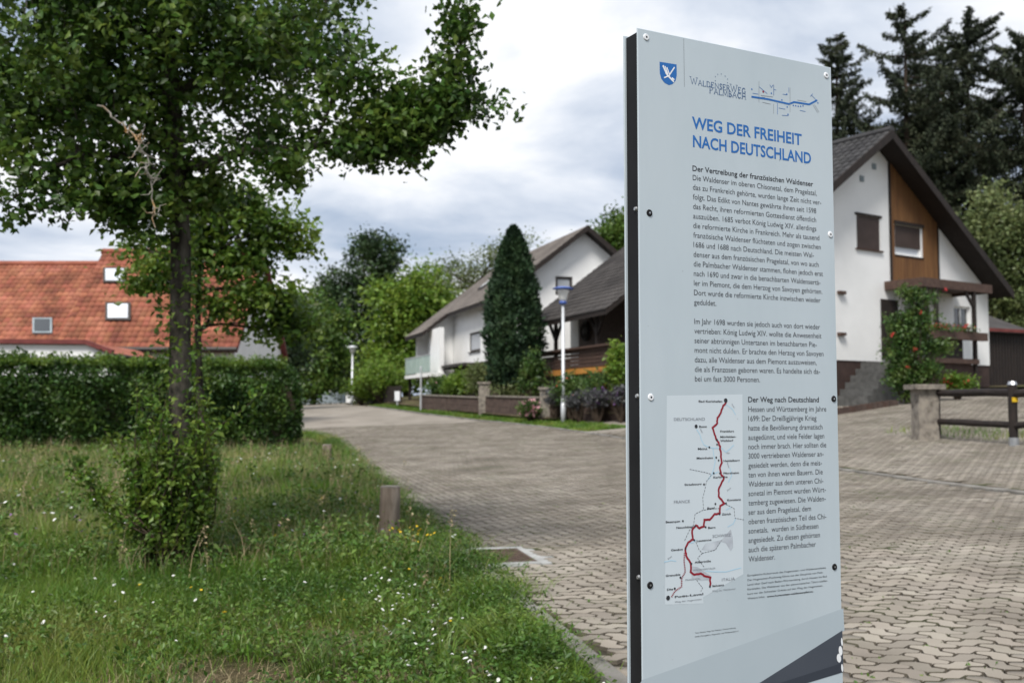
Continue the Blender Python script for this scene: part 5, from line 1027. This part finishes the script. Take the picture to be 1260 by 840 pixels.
def shrub(px_, Y, py_, rx, ry, kind, label, n=2200, size=.13, flowers=None, group='garden shrubs along the lane', name='shrub', fn=40, fs=.09):
    b = GP(px_, Y); t = thing(name, b, label, 'shrub', group); c = lk(px_, py_, Y); k = Y / F; cc = blobs(max(10, n // 45), c, (rx * k, rx * k * .8, ry * k), .2)
    cc[:, 2] = np.maximum(cc[:, 2], b[2] + .08); mb = MB()
    for q in cc[:24]: mb.tube(bend(b - (0, 0, .05), q, 4, .06), [.03, .022, .014, .006], 5, cap=False)
    mb.build('stem', M_barkb, t, kind='stuff')
    P = clusters(cc, 45, rx * k * .16 + .05); P = P[P[:, 2] > b[2] + .01]; mesh_np('foliage', leaf_faces(P, size, .6, .3), 4, LEAF, LF[kind], t)
    if flowers is not None:
        Q = blobs(fn, c, (rx * k, rx * k * .8, ry * k), .75); Q = Q[Q[:, 1] < c[1] + .1]; Q[:, 2] = np.maximum(Q[:, 2], b[2] + .15); mesh_np('flowers', leaf_faces(clusters(Q, 5, fs * .35), fs, .9, .5), 4, LEAF, flowers, t, kind='stuff')
    return t
shrub(470, 64, 466, 34, 20, 'bright', 'rounded bright green shrub above the dark board fence', 4200, .18)
shrub(445, 66, 480, 18, 16, 'bright', 'green shrub right beside the far street lamp', 2200, .18)
shrub(541, 54, 478, 17, 15, 'rose', 'leafy rose bush at the left end of the long garden wall', 2200, .14, M_pinkf, fn=12)
shrub(566, 50, 474, 20, 16, 'bright', 'broad light green shrub behind the long garden wall', 2600, .14)
shrub(592, 47.5, 466, 20, 22, 'pale', 'tall pale shrub behind the left stone pillar', 2600, .13)
shrub(657, 41.5, 462, 16, 34, 'rose', 'upright green shrub between the cypress and the deck', 2600, .13)
shrub(652, 37.8, 503, 13, 11, 'rose', 'pink flowering hydrangea at the foot of the garden wall', 1700, .10, M_pinkf, fn=26, fs=.15)
shrub(763, 33.8, 450, 13, 38, 'bright', 'tall narrow shrub beside the deck next to the sign edge', 3000, .12)
shrub(703, 36.2, 478, 20, 17, 'rose', 'red flowering rose bush behind the lamp', 2600, .10, M_rosef, fn=16)
shrub(740, 34.6, 474, 22, 20, 'rose', 'red and green rose bush in front of the deck', 2800, .10, M_rosef, fn=16)
shrub(684, 36.8, 488, 11, 11, 'lav', 'greyish lavender cushion right of the stone pillar', 1100, .09)
shrub(713, 35.0, 490, 13, 10, 'lav', 'greyish lavender cushion below the red roses', 1100, .09)
shrub(735, 34.0, 488, 15, 12, 'lav', 'purple lavender cushion on the low garden wall', 1300, .09, M_dot, fn=22, fs=.06)
shrub(764, 33.3, 488, 13, 12, 'lav', 'purple lavender cushion next to the sign edge', 1100, .09, M_dot, fn=20, fs=.06)
shrub(630, 43.5, 480, 26, 9, 'pale', 'low pale plants on the terrace below the cypress', 1600, .11)
# climbing rose on the porch, flowers in the box, bush beside the pillar
cr = thing('climbing_rose', GP(1128, 30.4), 'climbing rose covering the porch corner with a few red blooms', 'climber'); mb = MB(); b = np.array(root_base(cr)); CP = []
for x, y, rx, ry, n_ in ((1128, 365, 26, 12, 26), (1130, 395, 24, 22, 40), (1118, 430, 28, 28, 60), (1120, 470, 28, 20, 46), (1110, 400, 20, 18, 30), (1155, 424, 18, 12, 18), (1108, 450, 16, 22, 30), (1142, 455, 14, 18, 24)):
    k = 30.3 / F; CP.append(blobs(n_, lk(x, y, 30.3), (rx * k, .3, ry * k), .1))
CP = np.concatenate(CP); CP[:, 2] = np.maximum(CP[:, 2], b[2] + .1)
for q in CP[::6]: mb.tube(bend(b + (rng.normal() * .2, 0, 0), q, 6, .05), np.linspace(.025, .006, 6), 5, cap=False)
mb.build('stem', M_barkb, cr, kind='stuff'); mesh_np('foliage', leaf_faces(clusters(CP, 42, .13), .10, .6, .3), 4, LEAF, LF['rose'], cr)
for x, y in ((1098, 411), (1163, 356), (1125, 429), (1116, 452), (1133, 384)): 
    c = lk(x, y, 29.8); mesh_np('bloom', leaf_faces(c + rng.normal(size=(10, 3)) * .025, .055, .9, .5), 4, LEAF, M_rosef, cr)
for x0, lab in ((1152, 'red geraniums at the left of the porch flower box'), (1163, 'red geraniums in the middle of the porch flower box'), (1186, 'red geraniums below the small porch window')):
    ak, zk = H1.hit_b(x0, 404, -d1 - .12); c = np.array(H1(ak, -d1 - .12, zr1)); gt = thing('geranium', c, lab, 'flowers', 'geraniums in the porch flower box')
    mesh_np('foliage', leaf_faces(c + np.abs(rng.normal(size=(260, 3))) * (.0, .0, .10) + rng.normal(size=(260, 3)) * (.2, .06, .02), .08), 4, LEAF, LF['rose'], gt); mesh_np('bloom', leaf_faces(c + (0, 0, .14) + rng.normal(size=(40, 3)) * (.17, .06, .05), .06, .9, .5), 4, LEAF, M_rosef, gt)
shrub(1178, 30.5, 470, 18, 8, 'bright', 'low green shrub beside the porch behind the rail fence', 1500, .11, M_rosef, fn=8, group='shrubs by the gabled house')
# dark columnar cypress
tb_ = GP(632, 43.8); tj = thing('columnar_cypress', tb_, 'dense dark green cypress standing before the long grey roof', 'tree')
zt = lk(632, 282, 43.8)[2]; zlo = lk(632, 474, 43.8)[2]; n_ = 26000; t_ = rng.random(n_) ** .85; an_ = rng.random(n_) * 6.283
prof = np.interp(t_, [0, .08, .26, .44, .62, .8, .89, .97, 1], [.72, .9, 1.0, .96, .82, .54, .35, .14, .02]) * 32 * 43.8 / F
prof = prof * (1 + .11 * np.sin(an_ * 5 + t_ * 9) + .09 * np.sin(an_ * 9 + t_ * 31) + .06 * np.sin(an_ * 3 - t_ * 47)) * (1 - .45 * rng.random(n_) ** 3 + .12 * (rng.random(n_) < .06))
P = np.stack([tb_[0] + prof * np.cos(an_), tb_[1] + prof * np.sin(an_), zlo + (zt - zlo) * t_], 1); ax = np.stack([np.cos(an_) * .35, np.sin(an_) * .35, np.ones(n_)], 1)
mesh_np('crown', leaf_faces(P, .22, .42, .0, 0, axis=ax), 4, LEAF, LF['thuja'], tj); MB().tube([tb_ - (0, 0, .2), (tb_[0], tb_[1], zlo + 1), (tb_[0], tb_[1], zt - .8)], [.2, .18, .05], 9).build('trunk', M_barkb, tj)
# spruces behind the gabled house
def spruce(px_, Y, top_py, wid, label, dens=1.0, seed=0):
    b = GP(px_, Y); zt = lk(px_, top_py, Y)[2]; H_ = zt - b[2]; t = thing('spruce', b, label, 'tree', 'tall spruces behind the gabled house')
    MB().tube(bend(b - (0, 0, .3), (b[0] + .1, b[1], zt), 8, .004), np.linspace(.34, .03, 8), 9).build('trunk', M_barkb, t)
    br = MB(); pts = []; axs = []; z = zt - .3
    while z > b[2] + 2.0:
        f = (zt - z) / H_; Lb = wid * (.24 + 1.9 * f ** .66) * (.6 + .6 * rng.random()); nb2 = int(4 + 4 * rng.random())
        for i in range(nb2):
            if rng.random() < .12: continue
            a_ = rng.random() * 6.283; Lq = Lb * (.55 + .6 * rng.random()); s = np.linspace(0, 1, 7); dr = .05 + .5 * f
            Q = np.stack([b[0] + math.cos(a_) * s * Lq, b[1] + math.sin(a_) * s * Lq, z + Lq * (.25 * (1 - f) * s - dr * np.sin(s * 2.2) + (dr * .9 + .1) * s ** 2.5)], 1)
            br.tube(Q, np.linspace(.05, .012, 7), 4, cap=False)
            n_ = int(dens * (40 + 80 * Lq)); tq = .12 + .88 * rng.random(n_); C_ = np.stack([np.interp(tq, s, Q[:, j]) for j in range(3)], 1)
            off = rng.normal(size=(n_, 3)) * np.array((.15, .15, .10)) * (1.3 - tq[:, None]) * (.6 + .25 * Lq); C_ = C_ + off; pts.append(C_); axs.append(np.tile(np.array((math.cos(a_) * .6, math.sin(a_) * .6, -.55)), (n_, 1)))
        z -= .36 + .34 * rng.random()
    br.build('branches', M_barkb, t, kind='stuff'); mesh_np('crown', leaf_faces(np.concatenate(pts), .25, .34, .0, .3, axis=np.concatenate(axs)), 4, LEAF, LF['spruce'], t)
spruce(1036, 60, 42, 2.6, 'narrow sparse spruce rising right beside the sign edge', .8)
spruce(1122, 58, 13, 3.6, 'broad dark spruce directly above the gable peak', 1.0)
spruce(1200, 60, 22, 4.0, 'tall dark spruce right of the gable peak', 1.0)
spruce(1268, 57, 40, 4.0, 'dark spruce cut by the right edge of the picture', 1.0)
spruce(1160, 66, 60, 3.6, 'rear spruce filling the gap between the two tallest spruces', .9)

# ------------------------------------------------------------------ meadow
def scatter(n, y0, y1, pw=1.0):
    y = y0 + (y1 - y0) * rng.random(n * 2) ** pw; lo = -.60 * y - .5; hi = XL(y) - .05; x = lo + (hi - lo) * rng.random(len(y)); keep = rng.random(len(y)) < (hi - lo) / (hi - lo).max(); x, y = x[keep][:n], y[keep][:n]
    return x, y
def field(x, y): return .5 + .25 * np.sin(x * 1.3 + 1.7 * np.sin(y * .8)) + .25 * np.sin(y * 1.9 + 1.3 * np.sin(x * 1.6 + 2))
def blades(x, y, h, wd, lean=.45):
    n = len(x); z = ground_z(x, y) - .01; a_ = rng.random(n) * 6.283; hh = h * (.5 + .8 * rng.random(n)); w_ = wd * (.6 + .7 * rng.random(n)); fa = rng.random(n) * 6.283
    l = lean * (.3 + rng.random(n)) * hh; dx, dy = np.cos(a_) * l, np.sin(a_) * l; sx, sy = np.cos(fa) * w_ / 2, np.sin(fa) * w_ / 2
    p = lambda t, s: np.stack([x + dx * t ** 2 + sx * s, y + dy * t ** 2 + sy * s, z + hh * (t - .25 * t * t * lean)], 1)
    return np.stack([p(0, -1), p(0, 1), p(.55, .8), p(.55, -.8), p(1, 0)], 1)
BF = [(0, 1, 2, 3), (3, 2, 4)]
def bare(x, y):       # trodden dry patches in the foreground
    d = np.minimum(((x + 1.3) / .95) ** 2 + ((y - 5.3) / .75) ** 2, ((x + .85) / .35) ** 2 + ((y - 6.2) / .3) ** 2); return np.clip(d, 0, 1)
parts_ = []
for n_, y0, y1, h, wd in ((60000, 4.3, 8.5, .12, .0045), (52000, 8, 14, .20, .007), (46000, 13.5, 24.5, .30, .013), (9000, 24, 40, .25, .02)):
    x, y = scatter(n_, y0, y1); f_ = field(x, y); k = rng.random(len(x)) < np.clip(.35 + .75 * f_, 0, 1) * bare(x, y) ** 1.5; x, y, f_ = x[k], y[k], f_[k]
    parts_.append(blades(x, y, h * (.55 + .8 * f_), wd))
for n_, y0, y1, h, wd, m_ in ((700, 4.4, 8.5, .17, .005, 22), (700, 8, 14, .26, .008, 24), (600, 14, 24, .32, .014, 18)):
    x, y = scatter(n_, y0, y1); k = rng.random(len(x)) < bare(x, y); x, y = x[k], y[k]; hk = h * (.5 + rng.random(len(x))); x = (x[:, None] + rng.normal(size=(len(x), m_)) * .035 * (1 + (y0 > 5))).ravel(); y = (y[:, None] + rng.normal(size=(len(y), m_)) * .035 * (1 + (y0 > 5))).ravel()
    parts_.append(blades(x, y, np.repeat(hk, m_), wd, .6))
tag(mesh_np('meadow_grass', np.concatenate(parts_), 5, BF, M_grass, kind='stuff'), 'long uneven green grass of the wild meadow verge', 'grass')
parts_ = []
for n_, y0, y1, h, wd in ((5200, 4.3, 8.5, .12, .004), (4200, 8, 14, .36, .0045), (6000, 13, 24.5, .48, .007)):
    x, y = scatter(n_, y0, y1); parts_.append(blades(x, y, h, wd, .35 if y0 > 5 else 1.1))
x, y = scatter(9000, 4.4, 7.4); k = bare(x, y) < .95; parts_.append(blades(x[k], y[k], .06, .004, 2.2))
tag(mesh_np('dry_stalks', np.concatenate(parts_), 5, BF, M_straw, kind='stuff'), 'pale dry stalks standing and lying in the meadow', 'stalks')
# leafy weeds
wc = []
for n_, y0, y1, m_, r_ in ((3200, 4.3, 8.5, 15, .045), (2300, 8, 14, 14, .07), (1300, 14, 24, 12, .10)):
    x, y = scatter(n_, y0, y1); k = (1 - field(x, y) > rng.random(len(x)) * .9) & (bare(x, y) > .5 * rng.random(len(x))); x, y = x[k], y[k]
    c = np.stack([x, y, ground_z(x, y) + .03 + .10 * rng.random(len(x)) ** 1.5 * (1 + 1.6 * (y > 8))], 1); P = (c[:, None] + np.abs(rng.normal(size=(len(c), m_, 3))) * np.array((0, 0, r_ * .9)) + rng.normal(size=(len(c), m_, 3)) * np.array((r_, r_, r_ * .2))).reshape(-1, 3); wc.append((P, .034 if y0 < 5 else .05 if y0 < 10 else .07))
x, y = scatter(230, 4.4, 9.5); k = bare(x, y) > .35; x, y = x[k], y[k]; a_ = rng.random((len(x), 9)) * 6.283; ax_ = np.stack([np.cos(a_), np.sin(a_), .25 + .5 * rng.random(a_.shape)], -1).reshape(-1, 3)
ros = leaf_faces(np.repeat(np.stack([x, y, ground_z(x, y) + .02], 1), 9, 0), .085, .34, .5, axis=ax_)
tag(mesh_np('broadleaf_rosettes', ros, 4, LEAF, LF['bush'], kind='stuff'), 'broad leaved rosettes lying low in the foreground meadow', 'weeds')
tag(mesh_np('meadow_weeds', np.concatenate([leaf_faces(P, s_, .5, .5) for P, s_ in wc]), 4, LEAF, M_weed, kind='stuff'), 'low leafy weeds and clover between the grass', 'weeds')
yw = 5.5 + 26 * rng.random(1500) ** 1.5; xw = XL(yw) - .12 - .15 * np.clip((8.2 - yw) / 2.2, 0, 1) + (.13 - .05 * (yw < 7)) * rng.normal(size=len(yw)); cw = np.stack([xw, yw, ground_z(xw, yw) + .1], 1)
P = (cw[:, None] + np.abs(rng.normal(size=(len(cw), 16, 3))) * (0, 0, .08) + rng.normal(size=(len(cw), 16, 3)) * (.07, .07, .02)).reshape(-1, 3)
tag(mesh_np('kerb_weeds', leaf_faces(P, .034, .42, .5), 4, LEAF, M_weed, kind='stuff'), 'leafy weeds spilling over the kerb beside the lane', 'weeds')
x, y = scatter(330, 7.5, 21); hh_ = .3 + .35 * rng.random(len(x)); st_ = blades(x, y, hh_, .006, .25); tp_ = np.repeat(st_[:, 4], 14, 0); tp_ = tp_ + rng.normal(size=tp_.shape) * (.012, .012, .035)
tag(mesh_np('seed_heads', np.concatenate([leaf_faces(tp_, .026, .5, .2)]), 4, LEAF, M_straw, kind='stuff'), 'pale seed heads swaying above the meadow grass', 'stalks')
tag(mesh_np('seed_stalks', st_, 5, BF, M_straw, kind='stuff'), 'thin upright stalks carrying the pale seed heads', 'stalks')
# tufts of long blue-green grass
for px_, py_, lab in ((395, 822, 'spreading tuft of bluish long grass at the lower edge'), (505, 790, 'small tuft of long grass among the white flowers'),):
    Y = 5.45 if py_ > 800 else 5.9; b = GP(px_, Y); n_ = 150; x = b[0] + rng.normal(size=n_) * .06; y = b[1] + rng.normal(size=n_) * .05
    t = tag(mesh_np('grass_tuft', blades(x, y, .24 if py_ > 800 else .15, .007, .8), 5, BF, M_weed, base=b), lab, 'grass')
# flowers
def flowers(name, m, x, y, h, r, label, k=5):
    z = ground_z(x, y) + h; c = np.stack([x, y, z], 1); n = len(c); a_ = np.arange(8) * math.pi / 4
    tl = rng.normal(size=(n, 2)) * .35; ring = np.stack([np.cos(a_), np.sin(a_)], 1)
    rr = (r * (.7 + .6 * rng.random(n)))[:, None, None]
    xy = ring[None] * rr; zz_ = (xy * tl[:, None]).sum(-1); V = np.concatenate([c[:, None] + np.concatenate([xy, zz_[..., None]], -1), c[:, None] + (0, 0, .006)], 1)
    return tag(mesh_np(name, V, 9, [(i, (i + 1) % 8, 8) for i in range(8)], m, kind='stuff'), label, 'flowers')
x, y = scatter(70, 4.5, 8.6); e = 110; ye = 4.7 + 3.2 * rng.random(e); xe = XL(ye) - .1 - 1.0 * rng.random(e); x2, y2 = scatter(90, 8.5, 20)
flowers('white_flowers', M_petal, np.r_[x, xe, x2], np.r_[y, ye, y2], np.r_[.10 + .05 * rng.random(len(x)), .10 + .06 * rng.random(e), .3 + .2 * rng.random(len(x2))], np.r_[np.full(len(x) + e, .011), np.full(len(x2), .016)], 'small white daisies and yarrow scattered through the meadow')
ye = np.r_[9.3 + .9 * rng.random(26), 6 + 8 * rng.random(30), 17 + 5 * rng.random(8)]; xe = XL(ye) - np.r_[.25 + .4 * rng.random(26), .2 + 3.5 * rng.random(30), .2 + rng.random(8)]
flowers('yellow_flowers', M_yel, xe, ye, np.r_[.24 + .1 * rng.random(26), .12 + .1 * rng.random(38)], np.full(len(xe), .013), 'yellow flowers clustered beside the wooden post and dotted about')
x, y = scatter(60, 9, 15); flowers('purple_flowers', M_dot, x, y, .2 + .15 * rng.random(len(x)), np.full(len(x), .014), 'tiny purple flowers in the meadow left of the tree')
# grass overhanging the kerb, and the verges across the lane
yk = 5.3 + 32 * rng.random(34000) ** 1.6; xk = XL(yk) - .10 - .16 * np.clip((8.2 - yk) / 2.2, 0, 1) + (.16 - .06 * (yk < 7)) * rng.normal(size=len(yk)) + .1 * np.sin(yk * 1.7) * np.sin(yk * .9 + 1)
tag(mesh_np('kerb_grass', blades(xk, yk, .19 + .10 * np.sin(yk * 2.3) ** 2, .009, .8), 5, BF, M_grass, kind='stuff'), 'grass leaning over the kerb along the lane', 'grass')
yv = 31 + 32 * rng.random(16000) ** 1.3; ov = ROADW + .2 + 1.5 * rng.random(16000); xv = XL(yv) + ov
def vz(x, y): return G(x, y)
n_ = len(xv); Vv = blades(xv, yv, .10, .03, .5); Vv[..., 2] += (G(xv, yv) - ground_z(xv, yv))[:, None]
vs_ = sheet('verge', np.array([ROADW + .13, 8.0, 8.7, 9.4]), np.arange(31, 66, 1.0), lambda X, Y: G(X, Y) - .01, M_soil, lambda o, y: XL(y) + o); tag(vs_, 'grass verge between the lane and the garden walls', 'verge')
tag(mesh_np('verge_grass', Vv, 5, BF, M_grass, kind='stuff'), 'short grass on the verge below the garden walls', 'grass')
terr = sheet('garden_terrace', np.array([8.6, 10, 13, 17, 24, 40]), np.arange(36.5, 80, 2.0), lambda X, Y: G(X, Y) + .12, M_soil, lambda o, y: XL(y) + o); tag(terr, 'planted garden ground behind the brown garden walls', 'garden')
yv = 18 + 4 * rng.random(500); xv = XL(yv) + 11.4 + 1.3 * rng.random(500); Vv = blades(xv, yv, .22, .012, .5); Vv[..., 2] += (G(xv, yv) - ground_z(xv, yv))[:, None]
tag(mesh_np('fence_weeds', Vv, 5, BF, M_grass, kind='stuff'), 'thin weeds growing behind the rail fence', 'weeds')
